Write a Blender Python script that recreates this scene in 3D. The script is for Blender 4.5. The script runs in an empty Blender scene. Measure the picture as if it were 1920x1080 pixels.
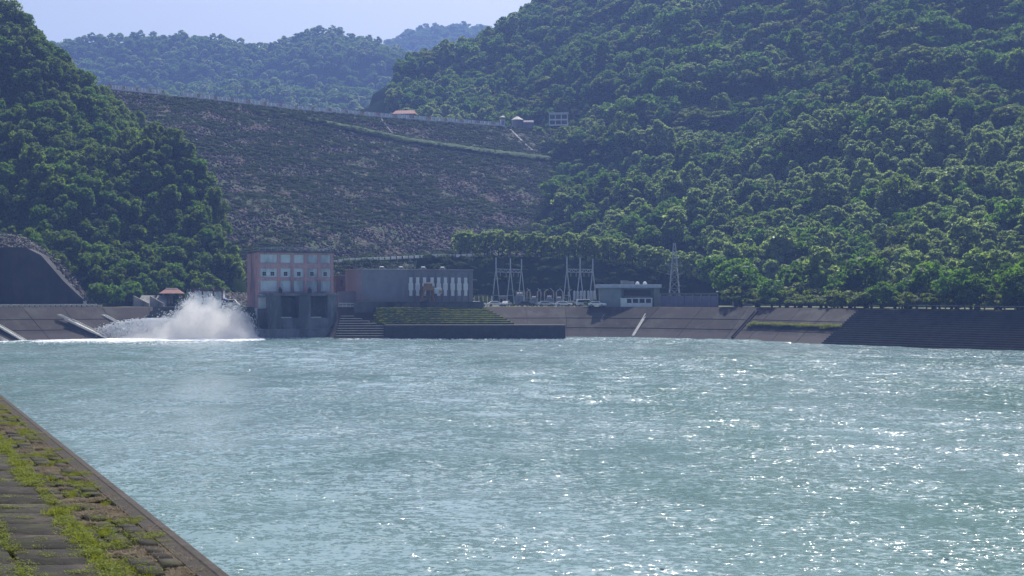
import bpy, bmesh, math, random
import numpy as np
from mathutils import Vector, Matrix
from mathutils.geometry import tessellate_polygon
R = math.radians
random.seed(7)
rng = np.random.default_rng(7)
S = bpy.context.scene
COL = S.collection

# ------------------------------------------------------------------ camera, sky, sun, exposure
F, HZ, CAMZ = 2637.0, 553.0, 10.6          # focal length in photo pixels, horizon row, eye height over the water
cd = bpy.data.cameras.new('camera'); cam = bpy.data.objects.new('camera', cd); COL.objects.link(cam)
cd.sensor_width = 36; cd.lens = 36*F/1920; cd.shift_y = 13/1920; cd.clip_start = .5; cd.clip_end = 9000
cam.location = (0, 0, CAMZ); cam.rotation_euler = (R(90), 0, 0)
S.camera = cam
SUN_EL, SUN_AZ = R(51), R(15)              # azimuth is measured from +Y towards +X
SD = Vector((math.sin(SUN_AZ)*math.cos(SUN_EL), math.cos(SUN_AZ)*math.cos(SUN_EL), math.sin(SUN_EL)))
W = bpy.data.worlds.new('World'); S.world = W; W.use_nodes = True
nt = W.node_tree; bg = nt.nodes['Background']; sky = nt.nodes.new('ShaderNodeTexSky')
sky.sky_type = 'NISHITA'; sky.sun_disc = False; sky.sun_elevation = SUN_EL; sky.sun_rotation = SUN_AZ
sky.air_density = 1.2; sky.dust_density = 4.2; sky.ozone_density = 2.2
nt.links.new(sky.outputs[0], bg.inputs[0]); bg.inputs[1].default_value = .09
sl = bpy.data.lights.new('sun', 'SUN'); sun = bpy.data.objects.new('sun', sl); COL.objects.link(sun)
sl.energy = 5.0; sl.angle = R(.5); sl.color = (1, .95, .86)
sun.rotation_euler = SD.to_track_quat('Z', 'Y').to_euler()
S.view_settings.view_transform = 'Standard'; S.view_settings.look = 'None'
S.view_settings.exposure = 0.42; S.view_settings.gamma = 1
S.render.engine = 'CYCLES'
cy = S.cycles
cy.max_bounces = 6; cy.diffuse_bounces = 2; cy.glossy_bounces = 2; cy.transmission_bounces = 3
cy.transparent_max_bounces = 8; cy.volume_bounces = 9; cy.use_denoising = True
cy.sample_clamp_indirect = 4; cy.volume_step_rate = 1.0; cy.volume_max_steps = 128
cy.caustics_reflective = False; cy.caustics_refractive = False

# ------------------------------------------------------------------ helpers
def P(px, py, Y): return Vector(((px-960)/F*Y, Y, CAMZ-(py-HZ)/F*Y))
def proj(x, y, z): return 960+F*x/y, HZ-(z-CAMZ)/y*F
def props(o, label=None, cat=None, group=None, kind=None):
    for k, v in (('label', label), ('category', cat), ('group', group), ('kind', kind)):
        if v: o[k] = v
    return o
def thing(name, label, cat, loc=(0, 0, 0), rz=0, group=None):
    o = bpy.data.objects.new(name, None); COL.objects.link(o); o.location = loc; o.rotation_euler = (0, 0, rz)
    o.empty_display_size = .5
    return props(o, label, cat, group)
class MB:
    def __init__(s): s.v, s.f, s.m = [], [], []
    def add(s, v, f, m=0):
        n = len(s.v); s.v += [tuple(a) for a in v]; s.f += [tuple(i+n for i in q) for q in f]; s.m += [m]*len(f); return s
    def box(s, x0, x1, y0, y1, z0, z1, m=0):
        return s.add([(x0,y0,z0),(x1,y0,z0),(x1,y1,z0),(x0,y1,z0),(x0,y0,z1),(x1,y0,z1),(x1,y1,z1),(x0,y1,z1)],
                     [(0,3,2,1),(4,5,6,7),(0,1,5,4),(1,2,6,5),(2,3,7,6),(3,0,4,7)], m)
    def bar(s, p0, p1, w, h, up=(0, 0, 1), m=0):
        p0, p1 = Vector(p0), Vector(p1); d = (p1-p0).normalized(); u = Vector(up)
        if abs(d.dot(u)) > .98: u = Vector((0, 1, 0))
        a = d.cross(u).normalized()*w/2; b = a.cross(d).normalized()*h/2
        c = [p0-a-b, p0+a-b, p0+a+b, p0-a+b, p1-a-b, p1+a-b, p1+a+b, p1-a+b]
        return s.add(c, [(0,1,2,3),(7,6,5,4),(0,4,5,1),(1,5,6,2),(2,6,7,3),(3,7,4,0)], m)
    def tube(s, pts, rs, n=8, m=0):
        pts = [Vector(p) for p in pts]; rings = []
        for i, p in enumerate(pts):
            d = (pts[min(i+1, len(pts)-1)]-pts[max(i-1, 0)]).normalized()
            u = Vector((1, 0, 0)) if abs(d.x) < .8 else Vector((0, 1, 0))
            a = d.cross(u).normalized(); b = d.cross(a)
            rings += [p+(a*math.cos(t)+b*math.sin(t))*rs[i] for t in [2*math.pi*k/n for k in range(n)]]
        f = [(i*n+k, i*n+(k+1) % n, (i+1)*n+(k+1) % n, (i+1)*n+k) for i in range(len(pts)-1) for k in range(n)]
        f += [tuple(range(n))[::-1], tuple((len(pts)-1)*n+k for k in range(n))]
        return s.add(rings, f, m)
    def prism(s, poly, y0, y1, m=0):          # polygon in x,z extruded along y
        n = len(poly)
        return s.add([(x, y0, z) for x, z in poly]+[(x, y1, z) for x, z in poly],
                     [tuple(range(n)), tuple(range(n, 2*n))[::-1]]+[(i, i+n, (i+1) % n+n, (i+1) % n) for i in range(n)], m)
    def prismx(s, poly, x0, x1, m=0):         # polygon in y,z extruded along x
        n = len(poly)
        return s.add([(x0, y, z) for y, z in poly]+[(x1, y, z) for y, z in poly],
                     [tuple(range(n))[::-1], tuple(range(n, 2*n))]+[(i, (i+1) % n, (i+1) % n+n, i+n) for i in range(n)], m)
    def build(s, name, mats, parent=None, smooth=False, bevel=0, loc=None):
        me = bpy.data.meshes.new(name); me.from_pydata(s.v, [], s.f)
        bm = bmesh.new(); bm.from_mesh(me); bmesh.ops.recalc_face_normals(bm, faces=bm.faces); bm.to_mesh(me); bm.free()
        if not isinstance(mats, (list, tuple)): mats = [mats]
        for q in mats: me.materials.append(q)
        me.polygons.foreach_set('material_index', s.m)
        if smooth: me.polygons.foreach_set('use_smooth', [True]*len(me.polygons))
        o = bpy.data.objects.new(name, me); COL.objects.link(o)
        if parent: o.parent = parent
        if loc is not None: o.location = loc
        if bevel:
            b = o.modifiers.new('bevel', 'BEVEL'); b.width = bevel; b.segments = 1; b.limit_method = 'ANGLE'
        return o
def npmesh(name, V, Q, mats):
    me = bpy.data.meshes.new(name); V = np.asarray(V, np.float32); Q = np.asarray(Q, np.int32)
    me.vertices.add(len(V)); me.vertices.foreach_set('co', V.ravel())
    k = Q.shape[1]; me.loops.add(Q.size); me.loops.foreach_set('vertex_index', Q.ravel())
    me.polygons.add(len(Q)); me.polygons.foreach_set('loop_start', np.arange(len(Q), dtype=np.int32)*k)
    me.update(calc_edges=True)
    for q in (mats if isinstance(mats, (list, tuple)) else [mats]): me.materials.append(q)
    return me
def mesh_obj(name, me, parent=None, kind=None, label=None, cat=None, group=None):
    o = bpy.data.objects.new(name, me); COL.objects.link(o)
    if parent: o.parent = parent
    return props(o, label, cat, group, kind)
def grid_mesh(name, X, Y, Z, mt, smooth=True):
    n, m = X.shape; V = np.stack([X, Y, Z], -1).reshape(-1, 3)
    i = (np.arange(n-1)[:, None]*m+np.arange(m-1)[None, :]).ravel()
    me = npmesh(name, V, np.stack([i, i+1, i+m+1, i+m], 1), mt)
    if smooth: me.polygons.foreach_set('use_smooth', [True]*len(me.polygons))
    return me
def vnoise(x, y, seed=0):
    xi, yi = np.floor(x).astype(np.int64), np.floor(y).astype(np.int64); fx, fy = x-xi, y-yi
    fx, fy = fx*fx*(3-2*fx), fy*fy*(3-2*fy)
    def h(a, b):
        n = (a*374761393+b*668265263+seed*974634777) & 0xffffffff
        n = ((n ^ (n >> 13))*1274126177) & 0xffffffff
        return ((n ^ (n >> 16)) & 0xffff)/65535.0
    return (h(xi, yi)*(1-fx)+h(xi+1, yi)*fx)*(1-fy)+(h(xi, yi+1)*(1-fx)+h(xi+1, yi+1)*fx)*fy
def fbm(x, y, seed=0, o=4):
    s, a, t = 0, .5, 0
    for k in range(o): s = s+a*vnoise(x*2**k, y*2**k, seed+k); t += a; a *= .5
    return s/t
class RBF:
    def __init__(s, pts):
        p = np.array(pts, float); s.c = p[:, :2]/100; n = len(p)
        r = np.linalg.norm(s.c[:, None]-s.c[None], axis=2)
        A = np.zeros((n+3, n+3)); A[:n, :n] = -r; A[:n, n] = 1; A[:n, n+1:] = s.c; A[n:, :n] = A[:n, n:].T
        A[:n, :n] -= np.eye(n)*.01
        s.w = np.linalg.solve(A, np.concatenate([p[:, 2], np.zeros(3)]))
    def __call__(s, x, y):
        x, y = np.asarray(x, float)/100, np.asarray(y, float)/100; sh = x.shape; q = np.stack([x.ravel(), y.ravel()], 1)
        out = np.full(len(q), s.w[len(s.c)])+q@s.w[-2:]
        for c, w in zip(s.c, s.w): out -= w*np.hypot(q[:, 0]-c[0], q[:, 1]-c[1])
        return out.reshape(sh)

# ------------------------------------------------------------------ materials
def new_mat(name):
    m = bpy.data.materials.new(name); m.use_nodes = True; n = m.node_tree
    return m, n, n.nodes['Principled BSDF'], n.nodes['Material Output']
def N(n, t, **k):
    q = n.nodes.new('ShaderNode'+t)
    for a, b in k.items():
        if a in q.inputs: q.inputs[a].default_value = b
        else: setattr(q, a, b)
    return q
def noise(n, scale, detail=4, rough=.6, coord='Object', stretch=None):
    tc = N(n, 'TexCoord'); src = tc.outputs[coord] if coord != 'World' else N(n, 'NewGeometry').outputs['Position']
    if stretch:
        mp = N(n, 'Mapping'); mp.inputs['Scale'].default_value = stretch; n.links.new(src, mp.inputs[0]); src = mp.outputs[0]
    q = N(n, 'TexNoise', Scale=scale, Detail=detail, Roughness=rough); n.links.new(src, q.inputs['Vector']); return q
def ramp(n, src, stops):
    r = N(n, 'ValToRGB'); cr = r.color_ramp
    while len(cr.elements) < len(stops): cr.elements.new(.5)
    for e, (p, c) in zip(cr.elements, stops):
        e.position = p; e.color = (*c, 1) if len(c) == 3 else c
    n.links.new(src, r.inputs[0]); return r
def mat(name, c1, c2=None, scale=1.0, rough=.85, bump=0, bscale=8, metal=0, spec=.3, stain=None, stretch=None, coord='Object'):
    m, n, b, _ = new_mat(name); c2 = c2 or tuple(x*.7 for x in c1)
    q = noise(n, scale, 6, .65, coord, stretch); r = ramp(n, q.outputs[0], [(.32, c2), (.68, c1)]); out = r.outputs[0]
    if stain:
        q2 = noise(n, scale*.35, 5, .7, coord, (1, 1, .25)); r2 = ramp(n, q2.outputs[0], [(.5, (0,)*3), (.62, (1,)*3)])
        mx = N(n, 'MixRGB'); mx.inputs[2].default_value = (*stain, 1)
        n.links.new(r2.outputs[0], mx.inputs[0]); n.links.new(out, mx.inputs[1]); out = mx.outputs[0]
    n.links.new(out, b.inputs['Base Color']); b.inputs['Roughness'].default_value = rough
    b.inputs['Metallic'].default_value = metal; b.inputs['Specular IOR Level'].default_value = spec
    if bump:
        q = noise(n, bscale, 5, .7, coord); bp = N(n, 'Bump', Strength=1.0, Distance=bump)
        n.links.new(q.outputs[0], bp.inputs['Height']); n.links.new(bp.outputs[0], b.inputs['Normal'])
    return m
def leaf_mat(name, dark, light, glow, rough=.6, tr=.42, spec=.15):
    m, n, b, out = new_mat(name)
    oi = N(n, 'ObjectInfo'); ge = N(n, 'NewGeometry')
    mx = N(n, 'MixRGB'); mx.inputs[1].default_value = (*dark, 1); mx.inputs[2].default_value = (*light, 1)
    ad = N(n, 'Math', operation='ADD'); m2 = N(n, 'Math', operation='MULTIPLY'); m2.inputs[1].default_value = .45
    m3 = N(n, 'Math', operation='MULTIPLY'); m3.inputs[1].default_value = .55
    n.links.new(ge.outputs['Random Per Island'], m2.inputs[0]); n.links.new(oi.outputs['Random'], m3.inputs[0])
    n.links.new(m2.outputs[0], ad.inputs[0]); n.links.new(m3.outputs[0], ad.inputs[1]); n.links.new(ad.outputs[0], mx.inputs[0])
    hs = N(n, 'HueSaturation'); hs.inputs['Saturation'].default_value = 1
    mr = N(n, 'MapRange'); mr.inputs['To Min'].default_value = .47; mr.inputs['To Max'].default_value = .53
    n.links.new(oi.outputs['Random'], mr.inputs[0]); n.links.new(mr.outputs[0], hs.inputs['Hue']); n.links.new(mx.outputs[0], hs.inputs['Color'])
    n.links.new(hs.outputs[0], b.inputs['Base Color']); b.inputs['Roughness'].default_value = rough
    b.inputs['Specular IOR Level'].default_value = spec
    t = N(n, 'BsdfTranslucent'); t.inputs[0].default_value = (*glow, 1)
    ms = N(n, 'MixShader'); ms.inputs[0].default_value = tr
    n.links.new(b.outputs[0], ms.inputs[1]); n.links.new(t.outputs[0], ms.inputs[2]); n.links.new(ms.outputs[0], out.inputs[0])
    return m
M = {}
M['broad'] = leaf_mat('broad_leaves', (.008, .034, .008), (.070, .150, .018), (.17, .35, .014))
M['vine'] = leaf_mat('vine_leaves', (.007, .024, .007), (.055, .11, .012), (.23, .37, .012))
M['grey'] = leaf_mat('silvery_leaves', (.06, .115, .04), (.26, .34, .14), (.33, .46, .09), rough=.5, spec=.25, tr=.5)
M['flat'] = leaf_mat('olive_leaves', (.016, .045, .008), (.10, .15, .016), (.22, .32, .013))
M['weed'] = leaf_mat('weed_leaves', (.05, .085, .012), (.19, .22, .02), (.30, .34, .03), tr=.4)
M['drygrass'] = leaf_mat('dry_grass', (.10, .08, .05), (.24, .19, .13), (.2, .17, .1), tr=.3)
M['shrub'] = leaf_mat('shrub_leaves', (.014, .032, .012), (.045, .085, .022), (.08, .14, .02))
M['bark'] = mat('bark', (.10, .08, .06), (.05, .04, .03), 3, bump=.03)
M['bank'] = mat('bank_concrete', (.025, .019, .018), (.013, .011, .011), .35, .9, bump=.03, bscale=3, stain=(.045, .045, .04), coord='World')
M['bank_dark'] = mat('step_concrete', (.055, .053, .052), (.028, .028, .028), .5, .9, bump=.03, bscale=3, coord='World')
M['concrete'] = mat('concrete', (.30, .29, .27), (.19, .19, .18), .6, .85, bump=.01, stain=(.10, .10, .10))
M['dark_concrete'] = mat('dark_concrete', (.13, .13, .13), (.07, .075, .075), .5, .9, bump=.02, stain=(.04, .045, .045))
M['pale'] = mat('pale_concrete', (.62, .60, .55), (.42, .41, .38), 1.2, .8)
M['pier'] = mat('pier_concrete', (.22, .24, .245), (.14, .155, .165), .4, .85, stain=(.07, .08, .085))
M['portal'] = mat('portal_concrete', (.06, .062, .066), (.03, .033, .037), .25, .9, bump=.02, stain=(.022, .025, .03))
M['grey_wall'] = mat('grey_wall', (.25, .245, .275), (.19, .19, .215), .25, .8, stain=(.17, .17, .19))
M['pink'] = mat('pink_frame', (.52, .32, .32), (.40, .24, .24), .6, .8, stain=(.22, .16, .17))
M['panel'] = mat('blue_white_panel', (.62, .69, .70), (.50, .57, .60), .4, .7, stain=(.30, .34, .37))
M['white'] = mat('white_paint', (.82, .82, .80), (.7, .7, .7), .8, .5)
M['steel'] = mat('painted_steel', (.46, .50, .56), (.34, .37, .42), 1.5, .5, metal=.1)
M['dark'] = mat('dark_glass', (.02, .022, .03), (.012, .013, .02), 1, .15, spec=.5)
M['rust'] = mat('rusty_steel', (.36, .21, .10), (.22, .12, .06), 1.2, .8)
M['orange'] = mat('orange_paint', (.55, .28, .05), (.40, .2, .04), 2, .6)
M['red_roof'] = mat('red_roof', (.30, .13, .10), (.2, .09, .07), 1.5, .7, bump=.03, bscale=6)
M['asphalt'] = mat('asphalt', (.32, .31, .29), (.22, .22, .21), .5, .9, coord='World')
M['soil'] = mat('hill_soil', (.020, .036, .012), (.010, .018, .007), .3, 1, spec=0, coord='World')
M['tyre'] = mat('rubber', (.02, .02, .02), None, 2, .9)
M['blue'] = mat('blue_paint', (.05, .13, .38), (.04, .1, .3), 2, .6)
M['ins'] = mat('porcelain', (.50, .40, .36), (.3, .25, .24), 4, .3)

def tide(m):                                # pale silt line left on the concrete just over the water
    n = m.node_tree; b = n.nodes['Principled BSDF']; src = b.inputs['Base Color'].links[0].from_socket
    g = N(n, 'NewGeometry'); sp = N(n, 'SeparateXYZ'); n.links.new(g.outputs['Position'], sp.inputs[0]); q = noise(n, .3, 4, .6, 'World')
    ad = N(n, 'Math', operation='ADD'); n.links.new(sp.outputs[2], ad.inputs[0]); n.links.new(q.outputs[0], ad.inputs[1])
    mr = N(n, 'MapRange'); mr.inputs['From Min'].default_value = 2.3; mr.inputs['From Max'].default_value = 1.7; mr.inputs['To Max'].default_value = .7; n.links.new(ad.outputs[0], mr.inputs[0])
    mx = N(n, 'MixRGB'); mx.inputs[2].default_value = (.052, .044, .047, 1); n.links.new(mr.outputs[0], mx.inputs[0]); n.links.new(src, mx.inputs[1]); n.links.new(mx.outputs[0], b.inputs['Base Color'])
tide(M['bank'])
ORD = 'first second third fourth fifth sixth seventh eighth ninth tenth eleventh twelfth thirteenth fourteenth fifteenth sixteenth seventeenth eighteenth nineteenth twentieth'.split()
def ordw(i):                                # 0 -> first
    if i < 20: return ORD[i]
    t, o = divmod(i+1, 10)
    return {2: 'twentieth', 3: 'thirtieth', 4: 'fortieth'}[t] if o == 0 else {2: 'twenty', 3: 'thirty', 4: 'forty'}[t]+'-'+ORD[o-1]

# ------------------------------------------------------------------ basin, banks and terrace
Z0 = 7.5
# (water x, water y, crest x, crest y, crest z)
BAS = [(50.4,-75,39.5,-80,8.0), (-128.3,311,-139.1,314,8.0), (-94.4,341,-101.9,349.6,7.5), (-88,345,-92,357,7.5),
       (-64,352,-66,362,7.5), (-50,356,-50,364,7.5), (-43,345,-41,355,7.5), (-5,350,-7,366,7.5), (14,357,14,369.5,7.5),
       (29.5,353,38,361.5,7.5), (51,337,58,346,7.5), (66.9,304,77,311,7.5), (96.8,266,106,275,7.3), (190,150,199,157,7.3), (270,-80,280,-78,8)]
def bank_pt(a, b, u, t):                   # between entries a, b (fraction u), t: 0 at the waterline, 1 at the crest
    A, B = BAS[a], BAS[b]
    w = Vector((A[0]+(B[0]-A[0])*u, A[1]+(B[1]-A[1])*u, 0)); c = Vector((A[2]+(B[2]-A[2])*u, A[3]+(B[3]-A[3])*u, A[4]+(B[4]-A[4])*u))
    return w+(c-w)*t
outer = [(-3500,-600), (3500,-600), (3500,3500), (-3500,3500)]
hole = [(c[2], c[3]) for c in BAS]
poly = [[Vector((*p, 0)) for p in outer], [Vector((*p, 0)) for p in hole]]
tris = tessellate_polygon(poly)
gv = [(*p, Z0) for p in outer]+[(c[2], c[3], c[4]) for c in BAS]
g = MB(); g.add(gv, [tuple(t) for t in tris])
M['ground'] = mat('terrace_ground', (.13, .14, .06), (.08, .085, .045), .12, .95, coord='World')
props(g.build('ground', M['ground']), kind='structure')
def smooth_bank(name, i, j, n=24, t0=-.35, m='bank'):
    A = np.linspace(0, 1, n); T = np.linspace(t0, 1, 12)
    pts = np.array([[bank_pt(i, j, a, t) for a in A] for t in T])
    me = grid_mesh(name, pts[..., 0], pts[..., 1], pts[..., 2], M[m], smooth=False)
    return mesh_obj(name, me, kind='structure')
EARTHB = ((1,2),(2,3),(4,5),(5,6),(6,7),(7,8),(8,9),(9,10),(10,11))
for k, (i, j) in enumerate(EARTHB): smooth_bank('bank', i, j)
smooth_bank('bank', 3, 4, m='bank_dark')
smooth_bank('bank', 13, 14, m='bank_dark')
# stepped revetment at the right
def stepped(i, j, nst, n=2, mt='bank_dark'):
    b = MB(); A, B = BAS[i], BAS[j]
    for k in range(-2, nst):
        t0, t1 = k/nst, (k+1)/nst; h = Z0/nst
        p = [bank_pt(i, j, 0, t0), bank_pt(i, j, 1, t0), bank_pt(i, j, 1, t1), bank_pt(i, j, 0, t1)]
        z = t1*A[4]; zz = t1*B[4]
        v = [(p[0].x, p[0].y, t0*A[4]), (p[1].x, p[1].y, t0*B[4]), (p[1].x, p[1].y, zz), (p[0].x, p[0].y, z), (p[2].x, p[2].y, zz), (p[3].x, p[3].y, z)]
        b.add(v, [(0,1,2,3), (3,2,4,5)])
    me = bpy.data.meshes.new('steps'); me.from_pydata(b.v, [], b.f); me.materials.append(M[mt]); return me
# expansion joints cut the linings into panels
jb = MB()
for (i, j) in ((1, 2), (2, 3), (7, 8), (8, 9), (9, 10), (10, 11)):
    ln_ = (bank_pt(i, j, 1, .5)-bank_pt(i, j, 0, .5)).length; k_ = max(1, int(ln_/9)); up = Vector((0, 0, .03))
    for q in range(k_+1): jb.bar(bank_pt(i, j, q/k_, -.1)+up, bank_pt(i, j, q/k_, .99)+up, .09, .05)
    for t in (.3, .62): jb.bar(bank_pt(i, j, 0, t)+up, bank_pt(i, j, 1, t)+up, .12, .05)
M['joint'] = mat('joint_moss', (.022, .020, .016), (.016, .014, .013), .5, 1, coord='World')
props(jb.build('bank_joints', M['joint']), kind='structure')
for (i, j) in ((11, 12), (12, 13)): mesh_obj('stepped_bank', stepped(i, j, 17), kind='structure')

# water: one sheet with turbulent ripples
def water_mat():
    m, n, b, _ = new_mat('silty_water')
    geo = N(n, 'NewGeometry')
    def nz(scale, st, d=3, r=.55):
        mp = N(n, 'Mapping'); mp.inputs['Scale'].default_value = st; n.links.new(geo.outputs['Position'], mp.inputs[0])
        q = N(n, 'TexNoise', Scale=scale, Detail=d, Roughness=r); n.links.new(mp.outputs[0], q.inputs['Vector']); return q
    big = nz(.045, (1, .55, 1), 3); mid = nz(.16, (1, .5, 1), 3)
    cr = ramp(n, big.outputs[0], [(.36, (.135, .23, .23)), (.60, (.205, .305, .33))])
    n.links.new(cr.outputs[0], b.inputs['Base Color'])
    b.inputs['Roughness'].default_value = .10; b.inputs['IOR'].default_value = 1.33; b.inputs['Specular IOR Level'].default_value = .5
    gust = ramp(n, mid.outputs[0], [(.36, (.34,)*3), (.64, (1.25,)*3)])
    def vm(op, a, b_=None):
        q = N(n, 'VectorMath', operation=op); n.links.new(a, q.inputs[0])
        if b_ is not None:
            if isinstance(b_, tuple): q.inputs[1].default_value = b_
            else: n.links.new(b_, q.inputs[3] if op == 'SCALE' else q.inputs[1])
        return q.outputs[0]
    sp = nz(.9, (1, 1.3, 1), 5, .72); spk = ramp(n, sp.outputs[0], [(.545, (1,)*3), (.63, (3.7,)*3)])
    wide = nz(.02, (.6, 1.6, 1), 3, .6); wr0 = ramp(n, wide.outputs[0], [(.40, (.8,)*3), (.60, (1.3,)*3)])
    sx = N(n, 'SeparateXYZ'); n.links.new(geo.outputs['Position'], sx.inputs[0]); mrx = N(n, 'MapRange'); mrx.inputs['From Min'].default_value = -50; mrx.inputs['From Max'].default_value = 70; mrx.inputs['To Min'].default_value = .85; mrx.inputs['To Max'].default_value = 1.3
    n.links.new(sx.outputs[0], mrx.inputs[0]); wr = N(n, 'Math', operation='MULTIPLY'); n.links.new(wr0.outputs[0], wr.inputs[0]); n.links.new(mrx.outputs[0], wr.inputs[1])
    tot = None
    for sc_, st_, k_, dt in ((2.4, (1, 1.35, 1), 1.1, 2), (.7, (1, 1.5, 1), .5, 2), (6., (1, 1.2, 1), .55, 1)):
        q = nz(sc_, st_, dt, .6); v = vm('MULTIPLY', vm('SUBTRACT', q.outputs['Color'], (.5, .5, .5)), (k_, k_, 0)); tot = v if tot is None else vm('ADD', tot, v)
    tot = vm('SCALE', tot, gust.outputs[0]); tot = vm('SCALE', tot, spk.outputs[0]); tot = vm('SCALE', tot, wr.outputs[0]); tot = vm('NORMALIZE', vm('ADD', tot, geo.outputs['Normal']))
    n.links.new(tot, b.inputs['Normal']); b.inputs['Roughness'].default_value = .13
    return m
M['water'] = water_mat()
xs_ = np.concatenate([np.arange(-200, -150, 5), np.arange(-150, 140, .6), np.arange(140, 295, 5)]); ys_ = np.concatenate([np.arange(-90, 20, 5), np.arange(20, 378, .6), [400]])
WX, WY = np.meshgrid(xs_, ys_); gu = np.clip(fbm(WX/38, WY/55, 63, 3)*2.6-.65, .12, 1.1)
WZ = (fbm(WX/3.4+WY/9, WY/2.6, 61, 3)-.5)*.62*gu+(fbm(WX/11, WY/8, 62, 2)-.5)*.35
WZ[(WX < -148) | (WX > 138) | (WY < 24)] = 0
mesh_obj('water', grid_mesh('water', WX, WY, WZ, M['water'], True), kind='structure')
bb = MB(); bb.add([(-400,-400,-2.6), (400,-400,-2.6), (400,420,-2.6), (-400,420,-2.6)], [(0,1,2,3)])
props(bb.build('basin_bed', M['bank_dark']), kind='structure')

# near bank: gently sloping paved top with weeds in the joints; its edge drops to the water
E0 = Vector((-2.67, 13.0, 8.0)); DD = Vector((-.4127, .9109, 0)); NN = Vector((-.9109, -.4127, 0))
def near(p, s, h=0): return E0+DD*s+NN*p+Vector((0, 0, .06*max(p, 0)+.05+h))      # p metres from the edge, s metres along
b = MB(); ss = list(range(-110, 350, 10))
prof = [(-2.4, -10.3), (-.02, -.03), (0, .0), (.015, .012), (.10, .012), (.115, .0), (.27, -.005), (.29, -.05), (14, -.05), (14.1, -.9)]
for s in ss:
    for (p, h) in prof: b.v.append(tuple(near(p, s, h)))
k = len(prof)
for i in range(len(ss)-1):
    for j in range(k-1):
        b.f.append((i*k+j, i*k+j+1, (i+1)*k+j+1, (i+1)*k+j)); b.m.append(0 if j in (0, 1, 2, 3, 4) else (1 if j == 5 else 2))
M['curb'] = mat('curb_concrete', (.065, .054, .052), (.018, .017, .016), 7, .9, bump=.006, bscale=30, coord='World')
M['wet_concrete'] = mat('weathered_concrete', (.040, .033, .030), (.014, .013, .012), 6, .9, bump=.008, bscale=25, coord='World')
M['mud'] = mat('joint_soil', (.075, .06, .045), (.025, .021, .015), 9, .95, bump=.02, bscale=30, coord='World')
props(b.build('bank', [M['curb'], M['wet_concrete'], M['mud']]), kind='structure')
def slab_mat():
    m = mat('bank_slab', (.030, .027, .026), (.010, .010, .010), 9, .92, bump=.02, bscale=38, coord='World', stain=(.035, .04, .015))
    n = m.node_tree; b = n.nodes['Principled BSDF']; src = b.inputs['Base Color'].links[0].from_socket
    g = N(n, 'NewGeometry'); mr = N(n, 'MapRange'); mr.inputs['To Min'].default_value = .65; mr.inputs['To Max'].default_value = 1.35
    hs = N(n, 'HueSaturation'); n.links.new(g.outputs['Random Per Island'], mr.inputs[0]); n.links.new(mr.outputs[0], hs.inputs['Value'])
    n.links.new(src, hs.inputs['Color'])
    q = noise(n, 2.2, 7, .78, 'World'); r = ramp(n, q.outputs[0], [(.50, (0,)*3), (.66, (1,)*3)])
    mx = N(n, 'MixRGB'); mx.inputs[2].default_value = (.075, .062, .05, 1); n.links.new(r.outputs[0], mx.inputs[0]); n.links.new(hs.outputs[0], mx.inputs[1])
    n.links.new(mx.outputs[0], b.inputs['Base Color']); return m
M['slab'] = slab_mat()
V, Q = [], []; edges = [.29, .52, .78, 1.0, 1.75, 2.5, 3.25, 4.0, 4.75, 5.5, 6.25, 7.0]
for ci in range(len(edges)-1):
    s = -8+random.random()
    while s < 75:
        L = (.86 if ci > 2 else .42)+random.uniform(-.06, .06)
        if random.random() < (.98 if ci > 2 else .8):
            g1 = .014 if ci > 2 else .025; h = random.uniform(-.008, .014) if ci > 2 else random.uniform(-.03, .012)
            a, c = edges[ci]+g1*(3 if ci == 3 else 1), edges[ci+1]-g1; z0, z1 = s+g1, s+L-g1; n0 = len(V)
            for iy in range(4):
                for ix in range(4):
                    p = a+(c-a)*(0, .03, .97, 1)[ix]; q = z0+(z1-z0)*(0, .03, .97, 1)[iy]
                    ed = ix in (0, 3) or iy in (0, 3)
                    V.append(near(p+random.uniform(-.01, .01), q+random.uniform(-.01, .01), h-(.03 if ed else 0)+random.uniform(-.004, .004)))
            for iy in range(3):
                for ix in range(3):
                    i = n0+iy*4+ix; Q.append((i, i+1, i+5, i+4))
        s += L
mesh_obj('bank_paving', npmesh('bank_paving', V, Q, M['slab']), kind='structure')

# ------------------------------------------------------------------ dam
ZC = 94.6
crp = [(-40, 140), (60, 151), (200, 167), (340, 181.5), (560, 206), (720, 220), (945, 237), (1010, 241)]
CR = []
for px, py in crp: Y = 84*F/(HZ-py); CR.append(((px-960)/F*Y, Y))
CR += [(60, 745), (140, 790)]
CR = np.array(CR); ev, dv = np.array((.866, .5)), np.array((.5, -.866))
ca, cr_ = CR@ev, CR@dv
def dam_r(x, y): a = x*ev[0]+y*ev[1]; return x*dv[0]+y*dv[1]-np.interp(a, ca, cr_)
def dam_z(x, y): return ZC-np.maximum(dam_r(x, y), 0)/2
def dam_pt(a, r): q = ev*a+dv*(np.interp(a, ca, cr_)+r); return q[0], q[1], ZC-max(r, 0)/2
def dam_hit(px, py):
    lo = None
    for t in np.arange(420, 760, .5):
        x, y, z = (px-960)/F*t, t, CAMZ-(py-HZ)/F*t
        if dam_r(x, y) < 180 and z < dam_z(x, y): return Vector((x, y, z))
    return Vector((x, y, z))
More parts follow.
